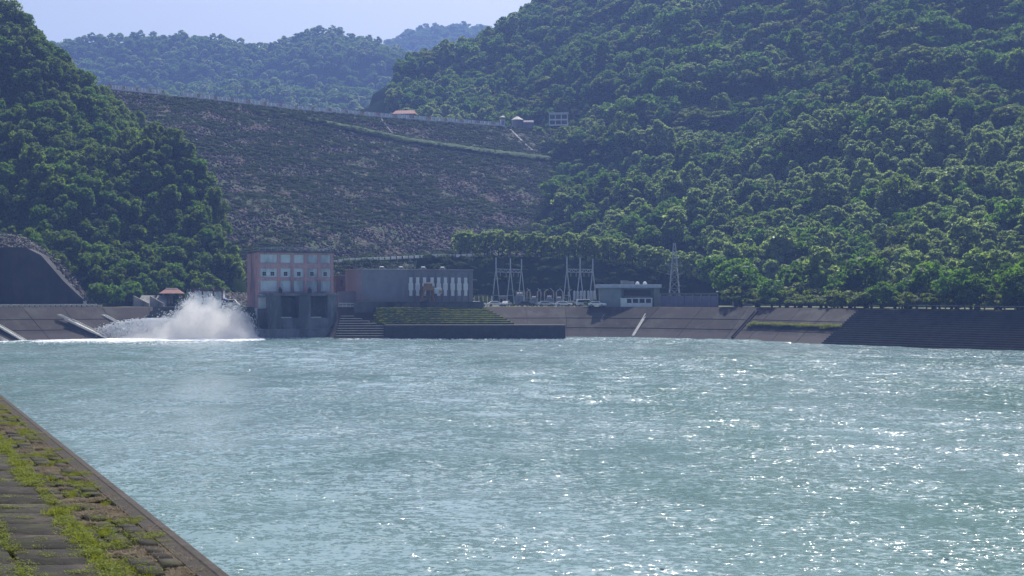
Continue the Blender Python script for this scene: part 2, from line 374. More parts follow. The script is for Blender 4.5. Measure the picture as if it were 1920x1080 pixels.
def rock_mat():
    m, n, b, _ = new_mat('riprap')
    g = N(n, 'NewGeometry'); vo = N(n, 'TexVoronoi', Scale=.75); n.links.new(g.outputs['Position'], vo.inputs['Vector'])
    r = ramp(n, vo.outputs['Color'], [(.2, (.018, .014, .019)), (.6, (.052, .036, .040)), (.85, (.10, .07, .066))])
    q = noise(n, .06, 7, .78, 'World', (1, .5, 3)); r2 = ramp(n, q.outputs[0], [(.44, (0,)*3), (.58, (1,)*3)])
    q3 = noise(n, .5, 4, .7, 'World'); r3 = ramp(n, q3.outputs[0], [(.35, (.025, .055, .018)), (.7, (.05, .09, .03))])
    mx = N(n, 'MixRGB'); n.links.new(r2.outputs[0], mx.inputs[0]); n.links.new(r.outputs[0], mx.inputs[1]); n.links.new(r3.outputs[0], mx.inputs[2])
    n.links.new(mx.outputs[0], b.inputs['Base Color']); b.inputs['Roughness'].default_value = .95; b.inputs['Specular IOR Level'].default_value = .2
    bp = N(n, 'Bump', Strength=1.0, Distance=.6); n.links.new(vo.outputs['Distance'], bp.inputs['Height']); n.links.new(bp.outputs[0], b.inputs['Normal'])
    return m
M['riprap'] = rock_mat()
A_ = np.linspace(ca[0], ca[-1], 220); R_ = np.concatenate([[-60, -9], np.linspace(0, 185, 130)])
X = np.zeros((len(R_), len(A_))); Y = X.copy(); Z = X.copy()
for i, r in enumerate(R_):
    rr = np.interp(A_, ca, cr_)+r
    X[i], Y[i] = ev[0]*A_+dv[0]*rr, ev[1]*A_+dv[1]*rr
    Z[i] = ZC-(max(r, 0)/2 if r > -20 else 30)
Z[2:] += (fbm(X[2:]/9, Y[2:]/9, 3)-.5)*1.6*np.minimum(1, np.arange(len(R_)-2)/6)[:, None]
props(mesh_obj('dam_embankment', grid_mesh('dam_embankment', X, Y, Z, M['riprap'], False)),
      'huge rockfill dam face of dark rubble with green patches across the valley', 'dam')
# grassy berm, pale stairway and drain on the face
def strip_on(name, pix, width, m, lift=.3, thick=.5, label=None, cat=None, kind=None, out=(0, 0)):
    pts = [dam_hit(*q) for q in pix]; b = MB()
    for i in range(len(pts)-1):
        p0, p1 = pts[i]+Vector((0, 0, lift)), pts[i+1]+Vector((0, 0, lift)); b.bar(p0, p1, width, thick)
    return props(b.build(name, m), label, cat, None, kind)
berm = [(480, 206.5), (560, 219), (640, 236), (700, 249), (760, 262), (830, 272), (900, 282), (960, 289), (1030, 297)]
M['berm_grass'] = mat('berm_grass', (.048, .10, .028), (.027, .058, .016), .5, .95, bump=.2, bscale=1.5, coord='World')
pts = [dam_hit(*q) for q in berm]; fine = []
for i in range(len(pts)-1):
    for k in range(12): fine.append(pts[i].lerp(pts[i+1], k/12))
V = []; cs = [(0, -.6), (0, .9), (2.2, 1.3), (5.0, 1.0), (8.0, -1.8)]
for i, p in enumerate(fine):
    wd = .18+.48*min(1, i/30)
    for (o, h) in cs: V.append((p.x-dv[0]*(-o)*wd*1+random.uniform(-.4, .4), p.y+dv[1]*o*wd+random.uniform(-.4, .4), p.z+h*wd+random.uniform(-.25, .25)))
n = len(cs); Q = [(i*n+j, i*n+j+1, (i+1)*n+j+1, (i+1)*n+j) for i in range(len(fine)-1) for j in range(n-1)]
mesh_obj('grass_berm', npmesh('grass_berm', V, Q, M['berm_grass']), kind='structure')
strip_on('stairway', [(957, 245), (968, 256), (980, 268), (999, 285)], 1.0, M['concrete'], .5, .5, 'pale concrete stairway running down the grass from the dam crest', 'stairway')
strip_on('drain_channel', [(714, 223), (724, 238), (736, 252)], .8, M['dark_concrete'], .4, .4, 'dark narrow drain running down below the crest near the red roofed house', 'drain')
# crest road and parapet of pale panels
b = MB(); pr = [dam_pt(a, -9) for a in np.linspace(ca[0], ca[-1], 60)]; pf = [dam_pt(a, -.5) for a in np.linspace(ca[0], ca[-1], 60)]
b.v = [(x, y, z+.05) for x, y, z in pr]+[(x, y, z+.05) for x, y, z in pf]; b.f = [(i, i+1, 61+i, 60+i) for i in range(59)]; b.m = [0]*59
props(b.build('crest_road', M['asphalt']), kind='structure')
def on_crest(px):
    k = np.interp(px, [q[0] for q in crp], np.arange(len(crp))); i = int(min(k, len(crp)-2)); u = k-i
    return Vector((*(CR[i]*(1-u)+CR[i+1]*u), ZC))
M['step_red'] = mat('faded_red_paint', (.62, .40, .34), None, 1)
para = thing('crest_parapet', 'long pale parapet of panels along the dam crest', 'parapet', on_crest(640))
base = para.location.copy(); pn = []
def seg(p0, p1, n):
    a = [on_crest(p0+(p1-p0)*i/n)-base for i in range(n+1)]
    rl = MB()
    for i in range(n):
        rl.bar(a[i]+Vector((0, 0, .25)), a[i+1]+Vector((0, 0, .25)), .35, .5)
        q = MB(); q.bar(a[i].lerp(a[i+1], .1)+Vector((0, 0, 1.1)), a[i].lerp(a[i+1], .86)+Vector((0, 0, 1.25)), .3, 1.6)
        pn.append(q)
    rl.build('rail', M['white'], para)
seg(203, 308, 17); seg(343, 944, 78)
for i, q in enumerate(pn): q.build('panel', M['white'] if i % 4 else M['step_red'], para)

# ------------------------------------------------------------------ hills (height fields)
def G(px, py, Y, dz=0): x, y, z = P(px, py, Y); return (x, y, z-dz)
right_c = []
for px, col in {1500: [(560,372),(500,400),(430,440),(350,490),(250,550),(150,620),(0,720),(-150,830)],
                1920: [(560,312),(500,340),(430,375),(350,420),(250,470),(150,530),(0,610),(-150,700)],
                2300: [(560,290),(430,350),(250,430),(0,560),(-150,650)],
                1200: [(500,445),(440,475),(400,510),(330,560),(250,620),(150,700),(0,810),(-150,920)],
                1350: [(510,420),(440,460),(380,500),(300,555),(200,630),(80,710),(-80,820)],
                1060: [(435,482),(385,560),(330,600),(262,660),(218,720),(120,800),(0,900),(-150,1000)],
                1010: [(235,735),(150,820),(20,915)],
                930: [(232,745),(150,830),(62,920)], 860: [(230,760),(160,840),(100,905)],
                800: [(226,770),(165,850),(122,900)], 750: [(222,775),(170,850),(128,885)], 700: [(214,790),(172,860)], 668: [(208,820)]}.items():
    for py, Y in col: right_c.append(G(px, py, Y, 6.5))
# bench road below the dam and the ground behind it
BEN = np.array([P(*q) for q in [(600,497,426),(640,494,428),(760,486,438),(900,482,446),(1000,482,449),(1100,490,447),(1200,504,440),(1300,524,428),(1345,536,420)]])
for x, y, z in BEN[1:-1]:
    right_c.append((x, y+14, z+.3)); right_c.append((x, y-45, 5.0))
right_c += [(x, y, 5.0) for x, y in [(40,375),(70,358),(100,320),(130,280),(200,200),(-60,370),(-20,385)]]
for a, r in [(180,60),(180,120),(230,60),(230,120),(280,70),(280,130),(330,60),(330,100),(120,80),(150,150),(200,160),(250,160)]:
    x, y, z = dam_pt(a, r); right_c.append((x, y, z-14))
right_c += [(-150, 700, 70), (-90, 760, 75), (-120, 950, 60), (-60, 1000, 90), (-100, 850, 70), (0, 1050, 120), (60, 1120, 170), (-40, 960, 110), (-200, 900, 50)]
FR = RBF(right_c)
def z_right(x, y):
    x, y = np.asarray(x, float), np.asarray(y, float); z = FR(x, y)
    t = z/17+fbm(x/60, y/90, 23, 2)*1.6+x/240; fr = t-np.floor(t); st = fr*.3+.7*np.clip((fr-.30)/.34, 0, 1)
    z = z+17*(st-fr)*.85*np.clip((z-24)/14, 0, 1)*np.clip((150-z)/40, .35, 1)*np.clip((x-5)/30, 0, 1)
    yb, zb_ = np.interp(x, BEN[:, 0], BEN[:, 1]), np.interp(x, BEN[:, 0], BEN[:, 2]); d = y-yb
    w = np.clip((x+63)/4, 0, 1)*np.clip((66-x)/5, 0, 1)*np.clip((20-d)/7, 0, 1)
    zf = np.where(d > -2, zb_, np.maximum(5, zb_+(d+2)*np.where(x > -15, 1.15, .7))); z = z*(1-w)+zf*w; f = np.clip((y-470)/60, 0, 1)*np.clip((z-25)/30, 0, 1)
    return z+f*((fbm(x/75, y/75, 11, 3)-.5)*26+(fbm(x/55+y/160, y/120, 17, 2)-.5)*22*np.clip((x-20)/60, 0, 1)+(np.abs(fbm((x+y*.3)/45, y/110, 5, 2)-.5)*2)*8-2)+(fbm(x/12, y/12, 6, 2)-.5)*1.0
left_c = []
for px, py, Y in [(-250,560,340),(-250,430,370),(-250,250,420),(-250,-60,480), (0,545,357),(0,470,364),(0,380,388),(0,250,420),(0,120,450),(0,18,475),
                  (60,500,362),(60,300,412),(60,100,452),(62,30,468),(95,68,462),(120,132,455),(120,300,412),(120,430,382),(120,540,362),
                  (190,160,456),(190,300,420),(190,420,392),(190,545,366),(230,215,448),(230,400,400),(230,545,370),
                  (290,245,444),(290,400,406),(290,545,376),(345,255,440),(345,400,410),(345,500,388),(345,555,378),
                  (395,300,432),(395,420,408),(395,530,388),(418,380,424),(428,440,412),(430,500,402)]:
    left_c.append(G(px, py, Y, 4.5))
left_c += [G(px, py, Y, 0) for px, py, Y in [(0,60,560),(100,140,540),(200,230,530),(300,310,520),(360,340,500),(-200,0,600)]]
left_c += [(x, y, 3) for x, y in [(-78,400),(-83,425),(-74,380),(-88,450),(-94,480),(-60,400),(-62,440),(-66,480),(-85,365),(-110,352),(-130,346),(-160,335),(-230,320)]]
FL = RBF(left_c)
def z_left(x, y):
    z = FL(x, y); return z+np.clip((z-12)/15, 0, 1)*((fbm(x/21, y/21, 21, 3)-.58)*22)+(fbm(x/8, y/8, 9, 2)-.5)*.8
f1_t = [(-150,60),(90,70),(140,62),(200,66),(270,66),(345,58),(430,66),(500,82),(540,64),(600,42),(650,54),(700,68),(740,82),(800,108),(850,135),(960,170),(1100,200)]
far_c = []
for px, py in f1_t:
    k = (210-py)/150
    far_c += [G(px, py, 1620, 12), G(px, py+k*50, 1500, 12), G(px, py+k*100, 1380, 12), G(px, 235, 1150, 12), G(px, 240, 1000, 20)]
    x, y, z = G(px, py, 1620); far_c += [(x, 1780, z-70), (x, 2000, z-160)]
FF = RBF(far_c)
def z_far(x, y): return FF(x, y)+(fbm(x/95, y/95, 31, 3)-.5)*50*np.clip((1720-y)/200, .25, 1)*np.clip((y-1100)/150, 0, 1)
f2_t = [(500,95),(650,85),(720,78),(780,55),(820,50),(850,47),(915,56),(960,62),(1050,90)]
far2 = []
for px, py in f2_t: far2 += [G(px, py, 2450, 14), G(px, py+55, 2250, 14), G(px, py+120, 2050, 14)]; x, y, z = G(px, py, 2450); far2.append((x, 2700, z-110))
F2 = RBF(far2)
def z_far2(x, y): return F2(x, y)+(fbm(x/120, y/120, 41, 3)-.5)*34
def hill(name, fz, x0, x1, y0, y1, st, cut=None):
    X, Y = np.meshgrid(np.arange(x0, x1, st), np.arange(y0, y1, st)); Z = fz(X, Y)
    if cut is not None: Z = cut(X, Y, Z)
    return mesh_obj(name, grid_mesh(name, X, Y, Z, M['soil']), kind='structure')
def under_dam(X, Y, Z):
    Z = np.where((X*.62+Y*.78 < 328) | ((Y < 374) & (X < 60)), -8, Z)
    r = dam_r(X, Y); return np.where((r > -12) & (r < 185) & (960+X/Y*F < 1012), np.minimum(Z, dam_z(X, Y)-3), Z)
hill('hillside', z_right, -130, 480, 235, 1160, 5, under_dam)
hill('hillside', z_left, -330, -56, 320, 620, 4, lambda X, Y, Z: np.where(Y > 495, np.minimum(Z, CAMZ+(HZ-np.interp(960+X/Y*F, [0, 120, 220, 400], [80, 190, 260, 420]))/F*Y), Z))
hill('hillside', z_far, -900, 420, 1010, 1960, 14)
hill('hillside', z_far2, -620, 280, 1950, 2720, 20)

# ------------------------------------------------------------------ tree crowns made of leaf-sized faces
def rand_dirs(n, up=0.0):
    v = rng.normal(size=(n, 3)); v[:, 2] += up; return v/np.linalg.norm(v, axis=1)[:, None]
def leaves_mesh(name, C, Nn, size, m, stretch=1.5):
    n = len(C); t = rand_dirs(n); a = np.cross(Nn, t); a /= np.linalg.norm(a, axis=1)[:, None]+1e-9; b = np.cross(Nn, a)
    sz = size*rng.uniform(.6, 1.3, n)[:, None]; a = a*sz*stretch*.5; b = b*sz*.5
    V = np.stack([C-a, C-b*.9, C+a, C+b*.9], 1).reshape(-1, 3); Q = np.arange(4*n).reshape(-1, 4)
    return npmesh(name, V, Q, m)
def crown(name, kind, m, nleaf, size, seed):
    global rng
    rng = np.random.default_rng(seed); C, D = [], []
    if kind == 'flat':                       # spreading, tiered crown
        nl = 20
        for k in range(nl):
            a, rr = rng.uniform(0, 6.28), 2.9*math.sqrt(rng.uniform(0, 1)); z = 1.9+2.0*(1-(rr/3.2)**2)*rng.uniform(.35, 1)+rng.uniform(-1.3, 0)
            c = np.array([rr*math.cos(a), rr*math.sin(a), z]); r = rng.uniform(.9, 1.5); n = nleaf//nl
            d = rand_dirs(n, .5); C.append(c+d*np.array([r, r, r*.38])*rng.uniform(.6, 1.05, n)[:, None]); D.append(d*np.array([.5, .5, 1.5])+rng.normal(size=(n, 3))*.35)
    else:
        rx, h, nl = {'broad': (2.9, 4.6, 34), 'tall': (2.0, 6.4, 34), 'bush': (3.0, 3.0, 16), 'vine': (2.6, 6.0, 20)}[kind]
        for k in range(nl):
            d0 = rand_dirs(1, .35)[0]; r = rng.uniform(.17, .42)*rx
            c = np.array([d0[0]*rx*rng.uniform(.6, .98), d0[1]*rx*rng.uniform(.6, .98), h*.5+d0[2]*h*.40+rng.uniform(-.2, .2)]); n = nleaf//nl
            d = rand_dirs(n, .45); sq = np.array([r, r, r*(1.3 if kind == 'vine' else .62)])
            C.append(c+d*sq*rng.uniform(.72, 1.08, n)[:, None]); D.append(d+rng.normal(size=(n, 3))*.45)
    C, D = np.concatenate(C), np.concatenate(D); D /= np.linalg.norm(D, axis=1)[:, None]
    return leaves_mesh(name, C, D, size, m)
CM = {}
for kind, m, cnt, nlf, sz in (('broad', 'broad', 6, 1900, .42), ('tall', 'grey', 4, 1700, .42), ('flat', 'flat', 5, 1900, .38), ('bush', 'shrub', 2, 800, .42), ('vine', 'vine', 4, 1700, .42), ('tall', 'broad', 2, 1400, .45)):
    key = kind if not (kind == 'tall' and m == 'broad') else 'dtall'
    CM[key] = [crown('crown', kind, M[m], nlf, sz, 100*len(CM)+i) for i in range(cnt)]
def trunk_mesh(h, r, spread, seed, nb=5):
    q = random.Random(seed); b = MB(); lean = Vector((q.uniform(-.3, .3), q.uniform(-.3, .3), h))
    b.tube([(0, 0, -1.2), (0, 0, 0), lean*.5, lean], [r*1.3, r*1.15, r*.85, r*.55], 7)
    for k in range(nb):
        a = 6.28*k/nb+q.uniform(-.3, .3); s = lean*q.uniform(.55, .95); e = s+Vector((math.cos(a)*spread, math.sin(a)*spread, q.uniform(.9, 2.2)))
        b.tube([s, s.lerp(e, .5)+Vector((0, 0, .25)), e], [r*.5, r*.35, r*.15], 5)
    me = bpy.data.meshes.new('trunk'); me.from_pydata(b.v, [], b.f); me.materials.append(M['bark']); return me
TM = {'broad': [trunk_mesh(2.6, .22, 1.6, i) for i in range(2)], 'tall': [trunk_mesh(3.4, .18, 1.0, 5+i) for i in range(2)],
      'flat': [trunk_mesh(2.2, .2, 2.2, 9+i) for i in range(3)], 'bush': [trunk_mesh(.8, .1, 1.2, 15)], 'vine': [trunk_mesh(2.6, .2, 1.2, 18)]}
TM['dtall'] = TM['tall']
LIFT = {'broad': 1.1, 'tall': 1.2, 'flat': -.2, 'bush': -.2, 'vine': -.4, 'dtall': 1.2}
def tree(kind, x, y, z, s, label, group, name='tree', sz=1.0, rz=None):
    r = bpy.data.objects.new(name, None); COL.objects.link(r); r.empty_display_size = .5
    r.location = (x, y, z); r.rotation_euler = (0, 0, random.uniform(0, 6.28) if rz is None else rz); r.scale = (s, s, s*sz)
    props(r, label, 'tree' if kind != 'bush' else 'shrub', group)
    c = bpy.data.objects.new('crown', random.choice(CM[kind])); COL.objects.link(c); c.parent = r; c.location = (0, 0, LIFT[kind])
    t = bpy.data.objects.new('trunk', random.choice(TM[kind])); COL.objects.link(t); t.parent = r
    return r
# instancer for what nobody could count
def scatter(name, pts, rot, scl, vi, meshes, label=None, cat=None):
    c = bpy.data.collections.new(name+'_source')
    for i, me in enumerate(meshes): c.objects.link(bpy.data.objects.new('%s_source_%02d' % (name, i), me))
    me = bpy.data.meshes.new(name); me.vertices.add(len(pts)); me.vertices.foreach_set('co', np.asarray(pts, np.float32).ravel())
    for nm, ty, d in (('rot', 'FLOAT_VECTOR', rot), ('scl', 'FLOAT_VECTOR', scl)):
        at = me.attributes.new(nm, ty, 'POINT'); at.data.foreach_set('vector', np.asarray(d, np.float32).ravel())
    at = me.attributes.new('vi', 'INT', 'POINT'); at.data.foreach_set('value', np.asarray(vi, np.int32))
    o = bpy.data.objects.new(name, me); COL.objects.link(o); props(o, label, cat, None, 'stuff')
    ng = bpy.data.node_groups.new(name, 'GeometryNodeTree')
    ng.interface.new_socket('Geometry', in_out='INPUT', socket_type='NodeSocketGeometry'); ng.interface.new_socket('Geometry', in_out='OUTPUT', socket_type='NodeSocketGeometry')
    gi, go = ng.nodes.new('NodeGroupInput'), ng.nodes.new('NodeGroupOutput'); ip = ng.nodes.new('GeometryNodeInstanceOnPoints')
    ci = ng.nodes.new('GeometryNodeCollectionInfo'); ci.inputs['Collection'].default_value = c; ci.inputs['Separate Children'].default_value = True; ci.inputs['Reset Children'].default_value = True
    def na(nm, ty): q = ng.nodes.new('GeometryNodeInputNamedAttribute'); q.data_type = ty; q.inputs[0].default_value = nm; return next(s for s in q.outputs if s.enabled)
    L = ng.links.new
    L(gi.outputs[0], ip.inputs['Points']); L(ci.outputs[0], ip.inputs['Instance']); ip.inputs['Pick Instance'].default_value = True
    L(na('vi', 'INT'), ip.inputs['Instance Index'])
    er = ng.nodes.new('FunctionNodeEulerToRotation'); L(na('rot', 'FLOAT_VECTOR'), er.inputs[0]); L(er.outputs[0], ip.inputs['Rotation'])
    L(na('scl', 'FLOAT_VECTOR'), ip.inputs['Scale']); L(ip.outputs[0], go.inputs[0])
    md = o.modifiers.new('instances', 'NODES'); md.node_group = ng
    return o
def jitter(x0, x1, y0, y1, st, rs):
    X, Y = np.meshgrid(np.arange(x0, x1, st), np.arange(y0, y1, st)); X = X.ravel()+rs.uniform(-.5, .5, X.size)*st; Y = Y.ravel()+rs.uniform(-.5, .5, Y.size)*st
    return X, Y
RT = np.random.default_rng(42)
def forest(name, X, Y, Z, s, kinds, label, tilt=.08, zs=1.0):
    """kinds: array of crown kinds; instanced mass of crowns"""
    ks = ['broad', 'tall', 'flat', 'vine', 'dtall', 'bush']; ms = sum([CM[k] for k in ks], []); off = dict(zip(ks, np.cumsum([0]+[len(CM[k]) for k in ks[:-1]])))
    vi = [off[k]+RT.integers(len(CM[k])) for k in kinds]; n = len(X)
    rot = np.stack([RT.uniform(-tilt, tilt, n), RT.uniform(-tilt, tilt, n), RT.uniform(0, 6.28, n)], 1)
    lift = np.array([LIFT[k] for k in kinds])*.5
    return scatter(name, np.stack([X, Y, Z+lift*s], 1), rot, np.stack([s, s, s*RT.uniform(.8, 1.15, n)*zs], 1), vi, ms, label, 'forest')

# ------------------------------------------------------------------ forest on the hills
def keep_view(X, Y, Z, mx=260):
    px, py = proj(X, Y, Z); return (px > -mx) & (px < 1920+mx*1.6) & (py > -260)
singles = []                                # (distance, kind, x, y, z, s, zone)
def zone_right():
    X, Y = jitter(-70, 420, 255, 1010, 4.6, RT); Z = z_right(X, Y); px, py = proj(X, Y, Z); r = dam_r(X, Y)
    bound = np.interp(py-12, [237, 262, 295, 330, 415, 470], [958, 1006, 1022, 1030, 1024, 1000])
    inface = (r > -12) & (r < 190) & (px < bound) & (Y > 470)
    green = (r > -12) & (px < 1012) & (py > 235) & (py < 300)
    ok = keep_view(X, Y, Z) & ~inface & ~green & (Z > np.where(px > 1335, 9.5, 26))
    ok &= ~((px > 1015) & (px < 1080) & (py > 205) & (py < 262) & (Y > 655) & (Y < 712))       # clearing at the white house
    ok &= ~((Y < 470) & (px < 1330)) & ~((Y < 700) & (px < 700))  & ~((px < 1000) & (Y < 560)) & ~((r > -22) & (r < 0) & (px < 1000))
    ok &= RT.uniform(size=len(X)) < np.where(Y > 640, .72, 1); ok &= (X*.62+Y*.78 > 332) & ((Y > 372) | (px > 1500)) & ~((px > 1335) & (px < 1480) & (Y < 388))
    X, Y, Z, px, py = X[ok], Y[ok], Z[ok], px[ok], py[ok]; n = len(X)
    s = RT.uniform(.65, 1.4, n)*np.where(Y > 640, 1.15, 1.05)*(.8+.45*fbm(X/30, Y/30, 55, 2)); big = RT.uniform(size=n) < .10; s[big] *= RT.uniform(1.25, 1.6, big.sum())
    pt = fbm(X/38, Y/38, 77, 3)+RT.uniform(-.06, .06, n); kd = np.full(n, 'broad', dtype='<U6')
    kd[(pt > .50)] = 'flat'; kd[(pt > .62)] = 'dtall'; kd[RT.uniform(size=n) < .12] = 'vine'
    band = (py > 395) & (RT.uniform(size=n) < .45); kd[band] = 'tall'
    kd[(py < 395) & (pt < .42)] = 'tall'; kd[(py < 230) & (kd == 'tall') & (RT.uniform(size=n) < .6)] = 'broad'
    return X, Y, Z, s, kd, px, py
X, Y, Z, s, kd, px, py = zone_right()
near_ = np.argsort(np.where((px > 1000) & (px < 1915) & (py > 20), Y, 1e9))[:80]
one = np.zeros(len(X), bool); one[near_] = True
HK = {'vine': 'creeper hung dark tree', 'broad': 'dark green rounded tree', 'flat': 'olive spreading tree', 'tall': 'silvery green upright tree', 'dtall': 'deep green upright tree'}
for i in near_:
    k = str(kd[i]); where = 'at the foot of the wooded hillside behind the parkland' if py[i] > 460 else 'low on the wooded hillside behind the switchyard'
    tree(k, X[i], Y[i], Z[i]-.4, s[i], HK[k]+' '+where, HK[k]+'s low on the big hillside '+('by the parkland' if py[i] > 460 else 'behind the switchyard'))
forest('hillside_forest', X[~one], Y[~one], Z[~one]-.5, s[~one], kd[~one], 'dense green forest covering the large hillside beside the dam')

X, Y = jitter(-325, -60, 325, 640, 3.6, RT); Z = z_left(X, Y); px, py = proj(X, Y, Z)
rim = np.interp(px, [-220, -210, -50, 30, 70, 115, 158, 400], [600, 425, 425, 440, 465, 505, 545, 566])
ok = ~((Y > 495) & (px > 60)) & (px > -900) & ((px > -200) | (Y < 560)) & (px < 441) & (Z > 7.4) & ((py < rim) | (Y > 372)) & ((Y > 352+np.clip((px-150)/150, 0, 1)*12) | (px < -230))
X, Y, Z, px, py = X[ok], Y[ok], Z[ok], px[ok], py[ok]; n = len(X)
s = RT.uniform(.4, 1.1, n); kd = np.where(RT.uniform(size=n) < .5, 'vine', np.where(RT.uniform(size=n) < .6, 'broad', 'dtall')); s[RT.uniform(size=n) < .1] *= 1.3
near_ = np.argsort(np.where((px > 0) & (px < 425) & (py > 20) & (py < 560), Y, 1e9))[:36]; one = np.zeros(n, bool); one[near_] = True
LKD = {'vine': 'creeper covered dark tree', 'broad': 'rounded dark green tree', 'dtall': 'upright deep green tree'}
for i in near_:
    k = str(kd[i]); wh = 'above the rubble slope on the steep wooded spur' if px[i] < 160 else 'at the foot of the steep wooded spur'
    tree(k, X[i], Y[i], Z[i]-.3, s[i], LKD[k]+' '+wh, LKD[k]+'s '+wh)
forest('spur_forest', X[~one], Y[~one], Z[~one]-.8, s[~one], kd[~one], 'dense creeper hung forest on the steep spur beside the dam')

X, Y = jitter(-860, 380, 1090, 1760, 10.5, RT); Z = z_far(X, Y); px, py = proj(X, Y, Z); ok = (px > -120) & (px < 1100) & (py < 240); X, Y, Z = X[ok], Y[ok], Z[ok]; n = len(X)
forest('distant_forest', X, Y, Z-1, RT.uniform(1.3, 2.5, n), RT.choice(['broad', 'broad', 'dtall', 'tall'], n), 'hazy forest on the long ridge behind the dam', zs=.8)
X, Y = jitter(-600, 260, 2000, 2520, 15, RT); Z = z_far2(X, Y); px, py = proj(X, Y, Z); ok = (px > 480) & (px < 1100) & (py < 240); X, Y, Z = X[ok], Y[ok], Z[ok]; n = len(X)
forest('distant_forest', X, Y, Z-1, RT.uniform(1.9, 3.3, n), RT.choice(['broad', 'broad', 'dtall'], n), 'pale blue forest on the farthest ridge right of the domed hill', zs=.8)

# undergrowth between the crowns
X, Y = jitter(-225, -60, 345, 560, 2.6, RT); Z = z_left(X, Y); px, py = proj(X, Y, Z); ok = (px > -200) & (px < 444) & (Z > 7.6) & (Y > 355) & ((py < np.interp(px, [-50, 30, 70, 115, 158, 400], [425, 440, 465, 505, 545, 566])) | (Y > 372)); X, Y, Z = X[ok], Y[ok], Z[ok]; n = len(X)
forest('spur_undergrowth', X, Y, Z-.5, RT.uniform(.5, .95, n), RT.choice(['bush', 'vine', 'bush'], n), 'dark undergrowth and creepers filling the steep spur')
X, Y = jitter(-60, 400, 290, 860, 4.2, RT); Z = z_right(X, Y); px, py = proj(X, Y, Z); r = dam_r(X, Y); ok = keep_view(X, Y, Z) & (px > 1026) & (Z > 10) & ((Y > 470) | (px > 1340)) & (X*.62+Y*.78 > 340)
X, Y, Z = X[ok], Y[ok], Z[ok]; n = len(X)
forest('hillside_undergrowth', X, Y, Z-.5, RT.uniform(.6, 1.0, n), np.array(['bush']*n), 'low undergrowth between the trees of the large hillside')

# rows of trees that stand apart
x_old = None; i = 0
for rowk, (dy, jit, l1) in enumerate([(0, 1.2, 'front'), (6.5, 1.5, 'second')]):
    for cnt, px_ in enumerate(np.arange(862, 1345, 15.5 if rowk == 0 else 18)):
        Yb = np.interp(px_, [860, 900, 1000, 1100, 1200, 1300, 1345], [452, 452, 453, 451, 444, 432, 424])+dy
        pxx = px_+random.uniform(-3, 3); x = (pxx-960)/F*Yb; y = Yb+random.uniform(-jit, jit); z = float(z_right(np.array([x]), np.array([y]))[0])
        w = 'above the machine hall road end' if px_ < 920 else 'behind the gantries' if px_ < 1120 else 'behind the control building' if px_ < 1250 else 'beyond the lattice pylon'
        tree('tall', x, y, z-.3, random.uniform(1.0, 1.3), 'silvery green tree, %s from the dam end in the %s row on the bench' % (ordw(cnt), l1), 'silvery trees of the %s bench row' % l1)
# bushes along the bench road edge under the dam
for k, px_ in enumerate(np.arange(632, 850, 11)):
    Yb = np.interp(px_, [640, 760, 900], [436, 447, 455]); x = (px_-960)/F*Yb; z = float(z_right(np.array([x]), np.array([Yb]))[0])
    w = 'near the pink powerhouse' if px_ < 720 else 'above the grey machine hall'
    tree('bush', x, Yb, z-.2, random.uniform(.6, .8), 'dark roadside shrub under the dam, %s from the pink powerhouse' % ordw(k), 'roadside shrubs under the dam')
# dark shrubs on the shaded slope behind the switchyard
X, Y = jitter(-25, 75, 425, 447, 3.0, RT); Z = z_right(X, Y); ok = (Z > 7.4); X, Y, Z = X[ok], Y[ok], Z[ok]; n = len(X)
forest('slope_shrubs', X, Y, Z-.6, RT.uniform(.4, .7, n), np.array(['bush']*n), 'dark shrubs covering the shaded slope behind the switchyard')
# park trees along the right hand bank
park = [(47, 360), (58, 351), (68, 334), (79, 312), (92, 296), (106, 278), (120, 258), (150, 218), (205, 150)]
acc = [0]
for a, b_ in zip(park, park[1:]): acc.append(acc[-1]+math.dist(a, b_))
def along_park(t, off):
    x, y = np.interp(t, acc, [p[0] for p in park]), np.interp(t, acc, [p[1] for p in park]); i = min(len(park)-2, int(np.searchsorted(acc, t, 'right'))-1)
    d = Vector((park[i+1][0]-park[i][0], park[i+1][1]-park[i][1])).normalized(); return x-d.y*off*-1*-1, y+d.x*off
for row, (off, st, sc) in enumerate([(2.2, 4.9, 1.35), (8, 5.2, 1.6), (13.5, 5.6, 1.7)]):
    t = 2.0+row; cnt = 0
    while t < 175:
        x, y = along_park(t, off+random.uniform(-.8, .8)); px_ = 960+x/y*F; z = max(Z0, float(z_right(np.array([x]), np.array([y]))[0])) if row == 2 else Z0
        sec = 'beside the panelled wall' if px_ < 1420 else 'above the smooth concrete bank' if px_ < 1620 else 'above the stepped bank'
        if row < 2 and px_ < 1365: t += st; continue
        cnt += 1
        rn = ('front', 'middle', 'rear')[row]
        tree(('flat' if random.random() < .75 else 'broad') if row < 2 else random.choice(['flat', 'tall', 'tall', 'broad']), x, y, z, sc*random.uniform(.7, 1.3)*(.95 if row == 0 else 1), 'olive spreading park tree, %s from the panelled wall in the %s row' % (ordw(cnt-1), rn), 'park trees of the %s row' % rn, sz=1.0)
        t += st*random.uniform(.85, 1.15)
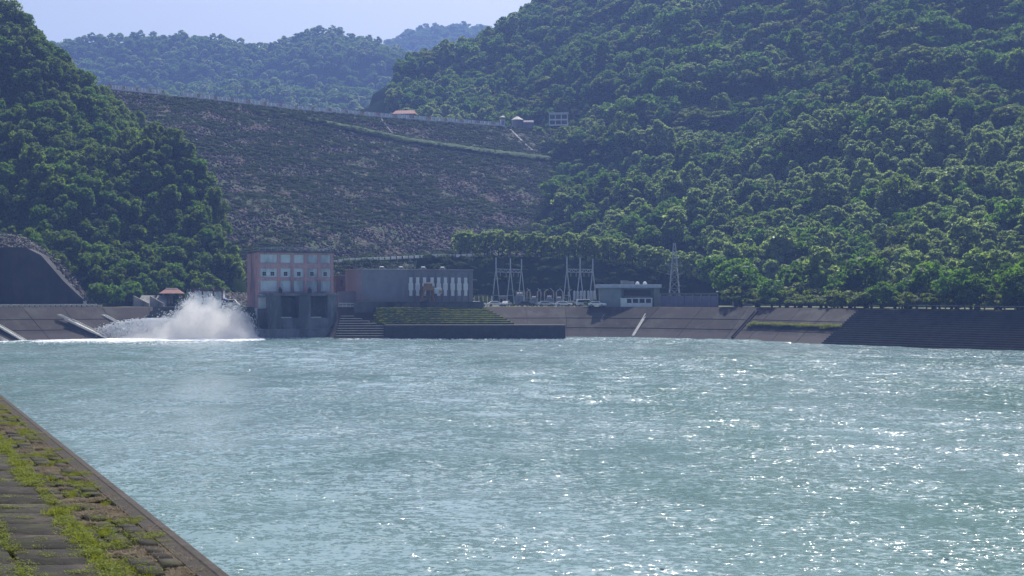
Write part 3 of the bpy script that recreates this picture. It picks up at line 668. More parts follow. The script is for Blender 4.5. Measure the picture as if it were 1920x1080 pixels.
# trees at the foot of the spur
for k, (px_, Yb, kd_, sc, lb) in enumerate([(100, 362, 'broad', 1.0, 'round grey green tree beside the rubble slope top'), (135, 364, 'broad', .8, 'small round tree half way down the rubble slope'),
        (185, 360, 'broad', 1.05, 'dark round tree just past the lower end of the dark portal wall'), (212, 363, 'broad', .95, 'dark round tree next to the pale ramp'),
        (248, 372, 'broad', 1.15, 'large leafy tree behind the pale concrete ramp'), (282, 374, 'dtall', 1.0, 'tall leafy tree between the ramp and the red roofed pavilion'),
        (310, 384, 'broad', 1.1, 'leafy tree rising behind the red roofed pavilion'), (345, 382, 'flat', 1.05, 'feathery tree between the pavilion and the small framed house'),
        (372, 384, 'flat', .8, 'feathery low tree behind the small framed house')]):
    x = (px_-960)/F*Yb; tree(kd_, x, Yb, Z0 if px_ > 150 else float(z_left(np.array([x]), np.array([Yb]))[0]), sc, lb, None)
tree('bush', (1110-960)/F*369, 369, Z0, .62, 'bright round shrub beside the control building at the end of the car park', None, 'round_shrub')
tree('bush', (900-960)/F*388, 388, Z0, .95, 'sunlit green shrub mound behind the carport', None, 'round_shrub')
for k, px_ in enumerate(np.arange(960, 1105, 9.5)):
    tree('bush', (px_-960)/F*378.5, 378.5+random.uniform(-.4, .4), Z0, random.uniform(.22, .32), 'low clipped hedge shrub on the switchyard bank edge, %s from the carport' % ordw(k), 'hedge shrubs along the switchyard edge', 'hedge_shrub')
for px_, Yb, lb_ in [(1010, 745, 'rounded tree behind the round kiosk and the white house'), (1085, 690, 'rounded tree just past the two storey white house'), (1000, 718, 'rounded tree between the kiosk and the white house'), (975, 735, 'rounded tree directly behind the round kiosk')]:
    x = (px_-960)/F*Yb; tree('broad', x, Yb, float(z_right(np.array([x]), np.array([Yb]))[0]), 1.1, lb_, None)

# ------------------------------------------------------------------ powerhouse
def s_on(o, ang, px):                       # distance along a facade line at which it crosses photo column px
    k = (px-960)/F; return (k*o[1]-o[0])/(math.cos(ang)-k*math.sin(ang))
PO, PA = (-63.05, 350), math.atan2(7, 17.7)
ph = thing('powerhouse', 'tall pink framed powerhouse with blue white panels standing in the water', 'power station', (PO[0], PO[1], 0), PA)
W_, Dp, ZT = 19.0, 13.6, 21.2
xc = [0, .45, 4.68, 5.5, 8.14, 8.9, 11.5, 12.35, 15.0, 15.8, 18.3, W_]; zr = [11.0, 11.5, 14.2, 15.0, 17.3, 18.6, 20.7, ZT]
b = MB(); b.box(0.02, W_-.02, .35, Dp, -1.5, ZT); b.build('wall', M['panel'], ph)
b = MB()
for i in range(0, 12, 2): b.box(xc[i], xc[i+1], 0, .4, 10.9, ZT-.003)
for i in range(1, 11, 2):
    for j in range(0, 8, 2):
        b.box(xc[i], xc[i+1], .06, .4, zr[j], zr[j+1]-(.003 if j == 6 else 0))
b.build('frame', M['pink'], ph)
b = MB()
for k in range(9):
    y0 = .42+k*1.46; b.box(-.32, .0, y0, y0+.85, 7.4, ZT-.01)
b.box(-.12, .015, .41, Dp-.01, 7.35, ZT-.02); b.build('ribs', M['pink'], ph)
b = MB(); b.box(W_-.015, W_+.2, .3, Dp-.1, 7.4, ZT-.03); b.build('side_wall', M['pink'], ph)
b = MB(); b.box(-.6, W_+.5, -.5, Dp+.4, ZT, ZT+.55); b.build('roof', M['dark_concrete'], ph, bevel=.05)
b = MB(); b.box(.2, W_-.4, .6, .75, ZT+.9, ZT+1.0); b.box(.2, W_-.4, .6, .75, ZT+1.25, ZT+1.33)
for k in range(13): b.box(.3+k*1.5, .38+k*1.5, .62, .72, ZT+.55, ZT+1.3)
b.build('railing', M['steel'], ph)
for k, x in enumerate((1.45, 3.5, 6.85, 10.2, 13.55, 16.95)):
    f = MB(); f.box(x-.52, x+.52, .27, .345, 15.33, 16.47); fo = f.build('window', M['white'], ph)
    q = MB()
    for (a, c) in ((x-.45, x-.02), (x+.02, x+.45)):
        for (e, g_) in ((15.4, 15.88), (15.92, 16.4)): q.box(a, c, .22, .266, e, g_)
    q.build('pane', M['dark'], fo)
b = MB()                                    # draft-tube deck with two gate bays
y0 = -4.0; b.box(1.9, 4.7, y0, 0.2, 2.2, 10.4); b.box(9.3, 12.2, y0, .2, 2.2, 10.4); b.box(16.6, 18.9, y0, .2, 2.2, 10.4)
b.box(4.7, 9.3, y0+.002, .2, 2.2, 4.9); b.box(12.2, 16.6, y0+.002, .2, 2.2, 4.9); b.build('pier', M['pier'], ph)
b = MB(); b.box(4.7, 9.3, -.8, .2, 4.9, 10.0); b.box(12.2, 16.6, -.8, .2, 4.9, 10.0); b.build('gate', M['dark_concrete'], ph)
b = MB(); b.box(1.7, 19.1, y0-.2, .1, 10.4, 11.0); b.box(-.2, 1.7, -2.0, .1, 10.0, 10.5); b.build('deck', M['pier'], ph, bevel=.04)
for x in (4.75, 12.25):
    q = MB(); q.box(x, x+2.6, y0-.08, y0+1.6, 4.9, 5.12); q.build('sunlit_sill', M['pale'], ph)  # pale slab across part of each bay: sunlight on the sill, put in as colour
b = MB(); b.box(-.9, 19.3, y0-1.6, .25, -2.2, 2.2); b.box(5.9, 6.05, y0-1.66, y0-1.5, -1, 2.1); b.box(13, 13.15, y0-1.66, y0-1.5, -1, 2.1); b.build('footing', M['pier'], ph, bevel=.06)
b = MB(); b.box(-.3, 1.9, -1.4, .2, -1.2, 7.2); b.build('buttress', M['dark_concrete'], ph)
for x in (4.6, 12.0):
    q = MB(); q.box(x-.35, x+.55, y0+.3, y0+1.0, 11.0, 12.1); q.tube([(x+.1, y0+.6, 12.1), (x+.1, y0+.6, 12.5)], [.3, .22], 8); q.build('hoist', M['dark'], ph)

# ------------------------------------------------------------------ machine hall (grey, nine tall bays)
HO, HA = (-38.1, 357.0), math.atan2(12.6, 28.0)
mh = thing('machine_hall', 'long low grey hall with nine tall pale windows behind the green slope', 'hall', (HO[0], HO[1], 0), HA)
L1 = s_on(HO, HA, 888); L0 = s_on(HO, HA, 766)
b = MB(); b.box(0, L1, .5, 14, 7.0, 16.9); b.box(0, L0, 0, .503, 7.0, 16.85); b.build('wall', M['grey_wall'], mh)
b = MB(); b.box(-.15, L1+.2, .3, 14.2, 16.9, 17.25); b.box(-.1, L0+.1, -.15, .303, 16.85, 17.2); b.build('roof', M['grey_wall'], mh, bevel=.04)
for pxc in (771.4, 784.2, 797.2, 811.4, 823.8, 836.3, 850, 862.3, 874.4):
    x = s_on(HO, HA, pxc); k = 357.0/F*1.05; hw, hb = .44, .64
    z1, z2, z3, z4 = 10.35, 12.0, 13.5, 15.15
    f = MB(); f.prism([(x-hw, z1), (x+hw, z1), (x+hw, z2-.3), (x+hb, z2), (x+hb, z3), (x+hw, z3+.3), (x+hw, z4), (x-hw, z4), (x-hw, z3+.3), (x-hb, z3), (x-hb, z2), (x-hw, z2-.3)], .40, .5)
    w = f.build('window', M['white'], mh)
    q = MB(); q.box(x-hb-.32, x-hb-.12, .2, .5, 7.6, 16.2); q.build('pilaster', M['grey_wall'], mh)
b = MB(); x = s_on(HO, HA, 880); b.box(x, x+.2, .2, .5, 7.6, 16.2); b.build('pilaster', M['grey_wall'], mh)
for pxc in (724, 760, 802, 838):
    x = s_on(HO, HA, pxc); q = MB(); q.tube([(x-.9, 3.0, 17.2), (x-.6, 3, 17.75), (x+.3, 3, 17.75), (x+.7, 3, 17.3)], [.12, .22, .22, .15], 8); q.build('roof_vent', M['steel'], mh)
# terrace wall in front of the hall
TO, TA = (-39.2, 350.5), math.atan2(13.5, 31.9)
tw = MB(); Lt = s_on(TO, TA, 907); tw.box(0, Lt, 0, .5, 6.2, 8.7); tw.box(-.05, Lt+.05, -.12, .6, 8.7, 8.9)
t = thing('terrace_wall', 'dark concrete parapet wall along the terrace in front of the grey hall', 'wall', (TO[0], TO[1], 0), TA)
tw.build('wall', M['dark_concrete'], t)
b = MB()
for k in range(int(Lt/2.2)): b.box(.2+k*2.2, .26+k*2.2, .2, .26, 8.9, 9.5)
b.box(.2, Lt-.2, .2, .26, 9.45, 9.52); b.build('handrail', M['rust'], t)

# rusty gantry crane
gc = thing('gantry_crane', 'rusty orange gantry crane with a white cab in front of the grey hall', 'crane', (*(lambda s: (HO[0]+math.cos(HA)*s+math.sin(HA)*2.6, HO[1]+math.sin(HA)*s-math.cos(HA)*2.6))(s_on(HO, HA, 796)), 7.5), HA)
for x0, x1 in ((-2.6, -1.2), (1.6, 1.1)):
    for yy in (-.7, .7):
        q = MB(); q.bar((x0, yy, 0), (x1, yy*.7, 4.3), .32, .32); q.build('leg', M['rust'], gc)
q = MB(); q.box(-1.6, 1.4, -.8, .8, 4.3, 5.3); q.box(-.9, .9, -.65, .65, 5.3, 6.0); q.build('beam', M['rust'], gc)
q = MB(); q.box(-2.0, 1.5, -.8, .8, .25, .6); q.bar((-2.2, -.7, 1.4), (1.3, -.7, 3.4), .15, .15); q.bar((1.4, -.7, 1.4), (-1.6, -.7, 3.6), .15, .15); q.build('brace', M['rust'], gc)
q = MB(); q.box(-.7, 1.0, -.75, .75, 6.0, 6.3); q.build('roof', M['pale'], gc, bevel=.05)
q = MB(); q.box(1.5, 3.6, -.6, .6, 3.4, 4.9); cab = q.build('cab', M['panel'], gc, bevel=.06)
q = MB(); q.box(2.7, 3.63, -.65, -.59, 3.6, 4.3); q.build('cover', M['orange'], cab)
# low link building and its wall
LO, LA = (-46.5, 371), R(24)
lb = thing('link_building', 'low reddish building with three slit windows between powerhouse and grey hall', 'building', (LO[0], LO[1], 0), LA)
b = MB(); b.box(0, 8.6, 0, 7, 7, 15.6); b.build('wall', mat('red_grey_wall', (.20, .14, .15), (.14, .10, .11), .5, .85, stain=(.10, .08, .09)), lb)
b = MB(); b.box(-.2, 8.9, -.2, 7.2, 15.6, 15.95); b.build('roof', M['grey_wall'], lb)
for x in (1.6, 3.6, 5.6):
    q = MB(); q.box(x-.25, x+.25, -.06, .02, 13.0, 14.6); q.build('window', M['dark'], lb)
b = MB(); b.box(0, 8.2, 0, .4, 7.2, 11.3); b.box(-.05, 8.3, -.08, .48, 11.3, 11.5)
ww = thing('yard_wall', 'plain grey wall standing in front of the low reddish building', 'wall', (-44.6, 360.5, 0), R(22)); b.build('wall', M['grey_wall'], ww)
fr = thing('handrail', 'pale horizontal handrail between the powerhouse and the terrace wall', 'railing', (-43.3, 351.5, 7.5), R(20))
b = MB(); b.box(0, 5.0, 0, .12, .9, 1.1); b.box(0, 5.0, 0, .12, .2, .42); b.build('rail', M['pale'], fr)
for k in range(6):
    q = MB(); q.box(k*.98, k*.98+.1, .13, .22, 0, 1.05); q.build('post', M['pale'], fr)

# ------------------------------------------------------------------ quay, steps and green slope
qy = thing('quay', 'dark stepped concrete quay at the water below the grey hall', 'quay', (-42, 339, 0))
b = MB()
for k in range(6):
    y = .14*k; b.box(11 if k else 10.6, 54.9, y, 8-.01*k, -2.4 if k == 0 else k*.57-.57+.002, k*.57+.45-(.0 if k < 5 else -.02))
b.build('wall', M['bank_dark'], qy)
st = MB(); ns = MB()
for k in range(10): st.box(-1.0+k*.05, 12.5-max(0, k-4)*1.9, -2.2+k*.95, 8+k*.1, -1.4 if k == 0 else k*.58-.7, k*.58+.12)
M['step_edge'] = mat('step_edge', (.40, .37, .31), (.15, .14, .12), .6, .9, stretch=(1, 1, .1))
for k in range(10): ns.box(-1.0+k*.05+.3, 12.4-max(0, k-4)*1.9, -2.24+k*.95, -2.0+k*.95, k*.58+.12, k*.58+.2)  # pale strips paint the sunlight on the treads
wst = thing('water_steps', 'broad concrete steps between the powerhouse and the long dark quay', 'steps', (-42, 341, 0)); st.build('riser', M['bank_dark'], wst); ns.build('sunlit_edge', M['pale'], wst)
M['terrace_green'] = mat('terrace_green', (.06, .10, .03), (.035, .05, .02), .6, .95, bump=.1, bscale=2, coord='World')
b = MB()
for k in range(9):                          # grass treads between thin concrete risers
    f0, f1 = k/9, (k+1)/9; z0, z1 = 3.3+(7.3-3.3)*f0, 3.3+(7.3-3.3)*f1
    def edge(f, u): a = Vector((-34+f*.5, 346.2+f*4.2)); c = Vector((0.5-8.0*f, 347+f*18)); return a.lerp(c, u)
    a0, a1, c0, c1 = edge(f0, 0), edge(f0, 1), edge(f1, 0), edge(f1, 1)
    b.add([(a0.x, a0.y, z0-.3), (a1.x, a1.y, z0-.3), (a1.x, a1.y, z1), (a0.x, a0.y, z1), (c1.x, c1.y, z1+.05), (c0.x, c0.y, z1+.05)], [(0,1,2,3), (3,2,4,5)])
props(b.build('grass_terrace', M['terrace_green']), kind='structure')
GT = [(edge(f, u), 3.3+4*f) for f in np.linspace(.02, 1, 60) for u in np.linspace(0, 1, 60)]

# channels and stairs on the banks
def plane_pt(a, b_, u, t, h=.25): return bank_pt(a, b_, u, t)+Vector((0, 0, h))
def hit_bank(a, b_, px, py):
    A, B = bank_pt(a, b_, 0, 0), bank_pt(a, b_, 1, 0); C = bank_pt(a, b_, 0, 1); n = (B-A).cross(C-A); d = Vector(((px-960)/F, 1, -(py-HZ)/F)); o = Vector((0, 0, CAMZ))
    return o+d*((A-o).dot(n)/d.dot(n))
def chute(name, a, b_, p0, p1, w, label, m='pale', cat='chute', side=None):
    A, B = hit_bank(a, b_, *p0), hit_bank(a, b_, *p1); q = MB(); q.bar(A+Vector((0, 0, .1)), B+Vector((0, 0, .1)), w, .3)
    q.bar(A+Vector((-w/2, 0, .2)), B+Vector((-w/2, 0, .2)), .2, .25); q.bar(A+Vector((w/2, 0, .2)), B+Vector((w/2, 0, .2)), .2, .25)
    o = props(q.build(name, M[m]), label, cat)
    if side:
        q = MB(); q.bar(A+Vector((side*(w/2+.7), 0, .05)), B+Vector((side*(w/2+.7), 0, .05)), 1.3, .1); q.build('trough', M['tyre'], o)
    return o
chute('drainage_chute', 1, 2, (110, 591), (140, 605), .7, 'thin pale upper end of the drainage chute on the dark bank by the spray')
chute('drainage_chute', 1, 2, (128, 600), (207, 638), 1.9, 'wide pale drainage chute running down the dark bank into the foam')
chute('drainage_chute', 2, 3, (194, 592), (232, 612), .9, 'pale drainage chute nearest the white spray on the dark bank')
chute('drainage_chute', 1, 2, (-20, 602), (45, 640), 1.2, 'weathered drainage chute far from the spray, beyond the near paved bank')
chute('drainage_chute', 1, 2, (-30, 622), (12, 641), 1.0, 'short low drainage chute at the frame edge beside the near paved bank')
chute('bank_stairway', 9, 10, (1212, 590), (1187, 631), .45, 'straight pale stair rib with a dark trough running down the bank below the control building', 'pale', 'stairway', 1)
chute('bank_stairway', 8, 9, (1135, 591), (1127, 604), .5, 'short pale rib high on the bank below the control building corner', 'concrete', 'stairway')
chute('bank_stairway', 10, 11, (1418, 585), (1374, 634), .8, 'dark trough stair crossing the smooth bank below the park trees', 'tyre', 'stairway')
# stepped stone walls of the outlet behind the spray
ow = thing('outlet_walls', 'dark stepped outlet walls with mossy edges behind the white spray', 'wall', (-92.5, 352, 0), R(5))
b = MB(); c = MB()
for k in range(5):
    z = 3.4+k*1.02; b.box(k*.6, 33-k*.3, -4.5+k*1.3, 8, z-4 if k == 0 else z-1.05, z); c.box(k*.6+.05, 33-k*.3, -4.55+k*1.3, -4.2+k*1.3, z, z+.08)
b.build('wall', M['dark_concrete'], ow); c.build('ledge', M['berm_grass'], ow)
b = MB(); b.box(10.6, 12.4, -6.2, -4, 2.3, 4.6); b.build('block', M['bank_dark'], ow)
# concrete blocks on the road edges
def blocks(pix, zf, sz, label, group, m='pale'):
    for i_, (px, Yb) in enumerate(pix):
        x = (px-960)/F*Yb; o = MB(); hh = .3 if m == 'white' else 0; o.box(-sz/2, sz/2, -.2, .2, 0, .55+hh); o.box(-sz/2-.08, sz/2+.08, -.24, .24, .45+hh, .62+hh)
        q = o.build('road_block', M[m], bevel=.04); q.location = (x, Yb, zf(x, Yb)); props(q, label % ordw(i_), 'concrete block', group)
ln = lambda x, y: 7.5 if x > -104 else 7.7
blocks([(px, np.interp(px, [-60, 0, 200], [332, 339, 352])) for px in np.arange(-48, 188, 9.8)], ln, 1.0, 'pale square kerb block over the dark bank, %s towards the spray', 'kerb blocks along the dark bank road')
zb = lambda x, y: float(z_right(np.array([x]), np.array([y]))[0])+.15
blocks([(px, np.interp(px, [640, 760, 900], [428, 438, 445])) for px in np.arange(628, 898, 11)], zb, 1.35, 'whitewashed barrier block on the bench road, %s from the powerhouse', 'barrier blocks along the bench road', 'white')
b = MB(); rp = [(px, np.interp(px, [620, 640, 760, 900, 1000], [426, 428.5, 438.5, 446, 449])) for px in range(625, 930, 10)]
for i in range(len(rp)-1):
    (p0, y0), (p1, y1) = rp[i], rp[i+1]; v = []
    for (p, y) in ((p0, y0), (p1, y1)):
        for d in (-1.2, 4.0): x = (p-960)/F*y; v.append((x, y+d, zb(x, y)+.12))
    b.add(v, [(0, 1, 3, 2)])
props(b.build('bench_road', M['pale']), kind='structure')
b = MB(); rr = [(-190, 312), (-150, 330), (-112, 351), (-100, 358), (-85, 362)]; ro = [(-190, 322), (-152, 341), (-114, 357.5), (-101, 363.5), (-85, 367.5)]
b.v = [(x, y, 7.56) for x, y in rr]+[(x, y, 7.56) for x, y in ro]; b.f = [(i, i+1, i+6, i+5) for i in range(4)]; b.m = [0]*4
props(b.build('road', M['asphalt']), kind='structure')

# portal wall, rubble slope
YW = 356
pw = thing('portal_wall', 'massive dark concrete wing wall with a slanting end beside the road', 'retaining wall', (0, YW, 0))
def xz(px, py, Y=YW): p = P(px, py, Y); return (p.x, p.z)
b = MB(); b.prism([xz(-220, 574), xz(157, 574), xz(157, 562), xz(150, 556), xz(120, 528), xz(76, 478), xz(52, 466), xz(-220, 466)], 0, 4.5); b.build('wall', M['portal'], pw)
b = MB(); b.bar((xz(-220, 466)[0], -.1, xz(0, 465)[1]), (xz(51, 466)[0], -.1, xz(0, 465)[1]), .4, .35); b.build('coping', M['portal'], pw)
top = [(-220, 462), (0, 464), (52, 464), (78, 477), (120, 526), (152, 556), (160, 566)]; tp2 = [(-220, 425, 372), (0, 436, 370), (40, 446, 369), (78, 468, 366), (118, 503, 363), (150, 545, 360), (163, 563, 358)]
V = []; nn = 14
for (a, c) in zip(np.array(top, float), np.array(tp2, float)): pass
tt = np.linspace(0, 6, 60); TX = [np.interp(tt, range(7), [q[i] for q in top]) for i in (0, 1)]; TB = [np.interp(tt, range(7), [q[i] for q in tp2]) for i in (0, 1, 2)]
Xg = np.zeros((nn, 60)); Yg = Xg.copy(); Zg = Xg.copy()
for i in range(60):
    a = P(TX[0][i], TX[1][i], YW+4.4); c = P(TB[0][i], TB[1][i], TB[2][i])
    for j in range(nn): q = a.lerp(c, j/(nn-1)); Xg[j, i], Yg[j, i], Zg[j, i] = q
Zg += (fbm(Xg/1.2, Yg/1.2, 3, 3)-.5)*.8
props(mesh_obj('rubble_slope', grid_mesh('rubble_slope', Xg, Yg, Zg, M['riprap'], False)), kind='structure')
RUB = np.stack([Xg, Yg, Zg], -1)[:, 10:].reshape(-1, 3)
gb = MB(); gb.box(-.35, .35, 0, .3, 0, 1.5); gb.box(-.42, .42, -.05, .35, 1.5, 1.6)
props(gb.build('gate_pillar', M['steel'], loc=((159-960)/F*354, 354, 7.5)), 'small pale pillar at the low end of the dark wing wall', 'pillar')

# ramp slabs, pavilion, framed house, car, tank
def ramp_(px, Y, w, label):
    x = (px-960)/F*Y; b = MB(); b.prismx([(0, 0), (6, 0), (6, 3.0), (5, 3.0), (0, .3)], -w/2, w/2)
    b.prism([(-w/2-.6, 0), (w/2, 0), (w/2, .9), (-w/2-.6, 2.9)], -.6, -.004)
    o = b.build('concrete_ramp', M['concrete'], loc=(x, Y, 7.5)); props(o, label, 'ramp')
ramp_(268, 364, 3.4, 'sunlit pale concrete ramp under the trees nearest the wing wall'); ramp_(297, 363, 3.0, 'sunlit pale concrete ramp next to the red roofed pavilion')
pv = thing('pavilion', 'small open pavilion with a hipped red roof under the trees', 'pavilion', ((322-960)/F*368, 368, 7.5), R(8))
b = MB(); b.box(-2.9, 2.9, -1.8, 1.8, 0, 1.0); b.build('base', M['dark_concrete'], pv)
for x in (-2.1, 0, 2.1):
    for y in (-1.4, 1.4): q = MB(); q.tube([(x, y, 1), (x, y, 3.6)], [.14, .12], 8); q.build('post', M['concrete'], pv)
b = MB(); b.add([(-3.1,-2.2,3.5), (3.1,-2.2,3.5), (3.1,2.2,3.5), (-3.1,2.2,3.5), (-1.5,0,4.7), (1.5,0,4.7)], [(0,1,5,4), (1,2,5), (2,3,4,5), (3,0,4), (3,2,1,0)]); b.build('roof', M['red_roof'], pv)
q = MB(); q.tube([(-1.5,0,4.75), (1.5,0,4.75)], [.12, .12], 6); q.build('ridge', M['pale'], pv)
fh = thing('framed_house', 'small flat roofed house with brown frames and pale panels behind the spray', 'house', ((362-960)/F*366, 366, 7.5), R(4))
b = MB(); b.box(.1, 7.6, .1, 5, 0, 4.4); b.build('wall', M['panel'], fh)
b = MB()
for x in (0, 2.2, 5.0, 7.3): b.box(x, x+.4, 0, .3, 0, 4.4)
b.box(0, 7.7, .003, .3, 4.0, 4.4); b.build('frame', mat('brown_frame', (.20, .10, .09), None, 1), fh)
b = MB(); b.box(-.2, 7.9, -.3, 5.2, 4.4, 4.75); b.build('roof', M['dark_concrete'], fh)
b = MB(); b.box(3.8, 4.5, .04, .12, 2.5, 3.3); b.build('window', M['dark'], fh)
# ------------------------------------------------------------------ vehicles
def car(px, Y, rz, m, label, van=False):
    t = thing('parked_car', label, 'van' if van else 'car', ((px-960)/F*Y, Y, 7.5), rz, 'vehicles parked along the bank edge')
    H = 1.9 if van else 1.45; L = 2.3; b = MB()
    prof = [(-L,.35), (L,.35), (L,.75), (L-.25,.95), (1.1,1.0), (-1.9,1.0), (-L,.9)] if not van else [(-L,.35), (L,.35), (L,.95), (L-.5,1.1), (-L,1.1)]
    b.prism(prof, -.85, .85); bd = b.build('body', m, t, bevel=.08)
    c = MB(); cb = [(-1.9,1.0), (1.1,1.0), (.45,H), (-1.35,H)] if not van else [(-L,1.1), (1.8,1.1), (1.2,H), (-L+.1,H)]
    c.prism(cb, -.76, .76); c.build('cabin', m, t, bevel=.06)
    g_ = MB()
    for sgn in (-1, 1):
        y0, y1 = sorted((sgn*.765, sgn*.78)); a = [(x*.88, .06+z if z < 1.2 else z-.12) for x, z in cb]; g_.prism(a, y0, y1)
    g_.build('window', M['dark'], t)
    w = MB(); x0 = cb[1][0]; x1 = cb[2][0]; w.add([(x0+.03,-.66,1.06), (x0+.03,.66,1.06), (x1+.05,.6,H-.1), (x1+.05,-.6,H-.1)], [(0,1,2,3)]); w.build('windscreen', M['dark'], t)
    for x in (-1.4, 1.4):
        for y in (-.82, .82):
            q = MB(); q.tube([(x, y-.1, .33), (x, y+.1, .33)], [.33, .33], 14); wh = q.build('wheel', M['tyre'], t)
            q = MB(); q.tube([(x, y-.115, .33), (x, y+.115, .33)], [.18, .18], 10); q.build('rim', M['steel'], wh)
    for y in (-.6, .6):
        q = MB(); q.box(L-.06, L+.02, y-.15, y+.15, .62, .76); q.build('headlight', M['white'], t)
    return t
paint = {'white': M['white'], 'silver': mat('silver_paint', (.55, .57, .6), None, 1, .3, metal=.4, spec=.6), 'dark': mat('dark_paint', (.03, .035, .05), None, 1, .25, spec=.7)}
for k, (px, Y, rz, m, lb, vn) in enumerate([(896, 372, .2, 'white', 'white car parked at the end of the terrace wall below the carport', False), (930, 375, .1, 'white', 'white car parked left of the first gantry legs', False),
        (950, 376, 1.3, 'silver', 'silver car parked end on under the first gantry', False), (988, 376.5, .0, 'dark', 'dark car parked behind the hedge right of the first gantry', False),
        (1024, 376.5, .1, 'silver', 'silver car parked in the gap between the two gantries', False), (1057, 376, 0, 'white', 'white car parked left of the second gantry', False),
        (1071, 380, .1, 'silver', 'silver car parked farther back beneath the second gantry', False), (1097, 373.5, .1, 'white', 'white van parked behind the round shrub by the second gantry', True),
        (1120, 367, -.3, 'white', 'white car parked against the corner of the control building', False)]):
    car(px, Y, rz, paint[m], lb, vn)
t = car(432, 368, .1, M['white'], 'white van parked beside the rubble heap between framed house and powerhouse', True); del t['group']
tk = MB(); tk.tube([(0, 0, 0), (0, 0, .1), (0, 0, 2.1), (0, 0, 2.3)], [.9, 1, 1, .7], 14)
props(tk.build('water_tank', M['blue'], loc=((420-960)/F*368, 368, 7.5), smooth=False), 'blue round tank beside the white van near the rubble heap', 'tank')

# ------------------------------------------------------------------ switchyard
def gantry(pxs, Y, zt, zbm, label):
    x0 = (pxs[0]-960)/F*Y; t = thing('switchyard_gantry', label, 'gantry', (x0, Y, 7.5), 0, 'steel gantries of the switchyard'); xs = [(p-960)/F*Y-x0 for p in pxs]
    ys = [0, 1.3, 2.6]
    for k, x in enumerate(xs):
        y = ys[k]; zt_ = zt-k*.2
        q = MB(); q.bar((x, y, zbm-7.8), (x, y, zt_-7.5), .32, .32); q.build('mast', M['steel'], t)
        for s_ in (-1, 1):
            q = MB(); q.bar((x+s_*1.15, y+s_*.5, -.2), (x+s_*.1, y, zbm-7.3), .26, .26); q.build('leg', M['steel'], t)
        q = MB(); q.bar((x-.75, y-.2, 3.0), (x+.75, y+.2, 3.0), .12, .12); q.build('brace', M['steel'], t)
    for a in (0, 1):
        q = MB(); A = Vector((xs[a], ys[a], zbm-7.5)); B = Vector((xs[a+1], ys[a+1], zbm-7.6))
        for o in ((-.35, 0), (.35, 0), (-.35, .85), (.35, .85)): q.bar(A+Vector((0, o[0], o[1])), B+Vector((0, o[0], o[1])), .14, .14)
        n_ = 6
        for i in range(n_):
            p0, p1 = A.lerp(B, i/n_), A.lerp(B, (i+1)/n_)
            for o in (-.35, .35): q.bar(p0+Vector((0, o, 0 if i % 2 else .85)), p1+Vector((0, o, .85 if i % 2 else 0)), .08, .08)
        q.build('beam', M['steel'], t)
        for f in (.3, .7):
            p = A.lerp(B, f); q = MB(); q.tube([p, p-Vector((0, 0, .4)), p-Vector((0, 0, 1.3))], [.05, .12, .08], 6); q.build('insulator', M['ins'], t)
gantry((930, 957, 978), 392, 21.1, 17.0, 'steel gantry of three masts nearer the grey hall'); gantry((1063, 1088, 1112.5), 392, 21.2, 17.0, 'steel gantry of three masts nearer the control building')
def transformer(px, Y, s, label):
    t = thing('transformer', label, 'transformer', ((px-960)/F*Y, Y, 7.5), random.uniform(-.1, .1), 'switchyard transformers'); t.scale = (s, s, s)
    b = MB(); b.box(-1, 1, -.8, .8, .2, 2.3); b.build('tank', mat('transformer_paint', (.16, .21, .28), None, 1, .6), t, bevel=.05)
    b = MB()
    for k in range(7): b.box(-.95+k*.3, -.85+k*.3, -1.2, -.8, .4, 2.1)
    b.build('radiator', M['steel'], t)
    for x in (-.6, 0, .6): q = MB(); q.tube([(x, 0, 2.3), (x, 0, 2.6), (x, 0, 3.3)], [.16, .14, .06], 8); q.build('bushing', M['ins'], t)
    q = MB(); q.tube([(-.7, .5, 2.7), (.7, .5, 2.7)], [.28, .28], 10); q.build('conservator', M['steel'], t)
for px, Y, s, lb in [(974, 386, 1.25, 'large blue grey transformer under the first gantry'), (1001, 389, .9, 'small transformer just right of the first gantry'), (1030, 390, .95, 'transformer in the middle of the gap between gantries'),
                     (1048, 388, .85, 'small transformer just left of the second gantry')]: transformer(px, Y, s, lb)
for k, px in enumerate([1077, 1083, 1089, 1096, 1103, 1109, 1114]):
    Y = 385; t = thing('breaker', 'pale cylindrical circuit breaker under the second gantry, %s towards the control building' % ordw(k), 'circuit breaker', ((px-960)/F*Y, Y, 7.5), 0, 'circuit breakers under the second gantry')
    q = MB(); q.tube([(0, 0, 1.6), (0, 0, 1.8), (0, 0, 3.9), (0, 0, 4.3)], [.3, .36, .34, .15], 10); q.build('column', M['steel'], t)
    q = MB()
    for x in (-.28, .28): q.bar((x, 0, 0), (x, 0, 1.6), .12, .12)
    q.build('stand', M['steel'], t)
for k, px in enumerate([988, 994, 1008, 1014, 1021, 1038, 1043, 1055, 1066]):
    Y = 394+(k % 3)*2; t = thing('insulator_post', 'slim porcelain insulator post between the gantries, %s from the first gantry' % ordw(k), 'insulator post', ((px-960)/F*Y, Y, 7.5), 0, 'insulator posts of the switchyard')
    q = MB(); q.bar((0, 0, 0), (0, 0, 2.6), .16, .16); q.build('stand', M['steel'], t)
    q = MB(); q.tube([(0, 0, 2.6+.2*i) for i in range(8)], [.12, .22]*4, 8); q.build('insulator', M['ins'], t)
    q = MB(); q.bar((0, 0, 4.05), (.9*(-1)**k, 0, 4.7+.3*(k % 2)), .1, .1); q.build('switch_arm', M['white'], t)
fp = thing('switchyard_fence', 'low blue grey mesh fence in front of the switchyard gear', 'fence', ((985-960)/F*382, 382, 7.5))
q = MB()
for k in range(32): q.box(k*.6, k*.6+.06, 0, .06, 0, 1.3)
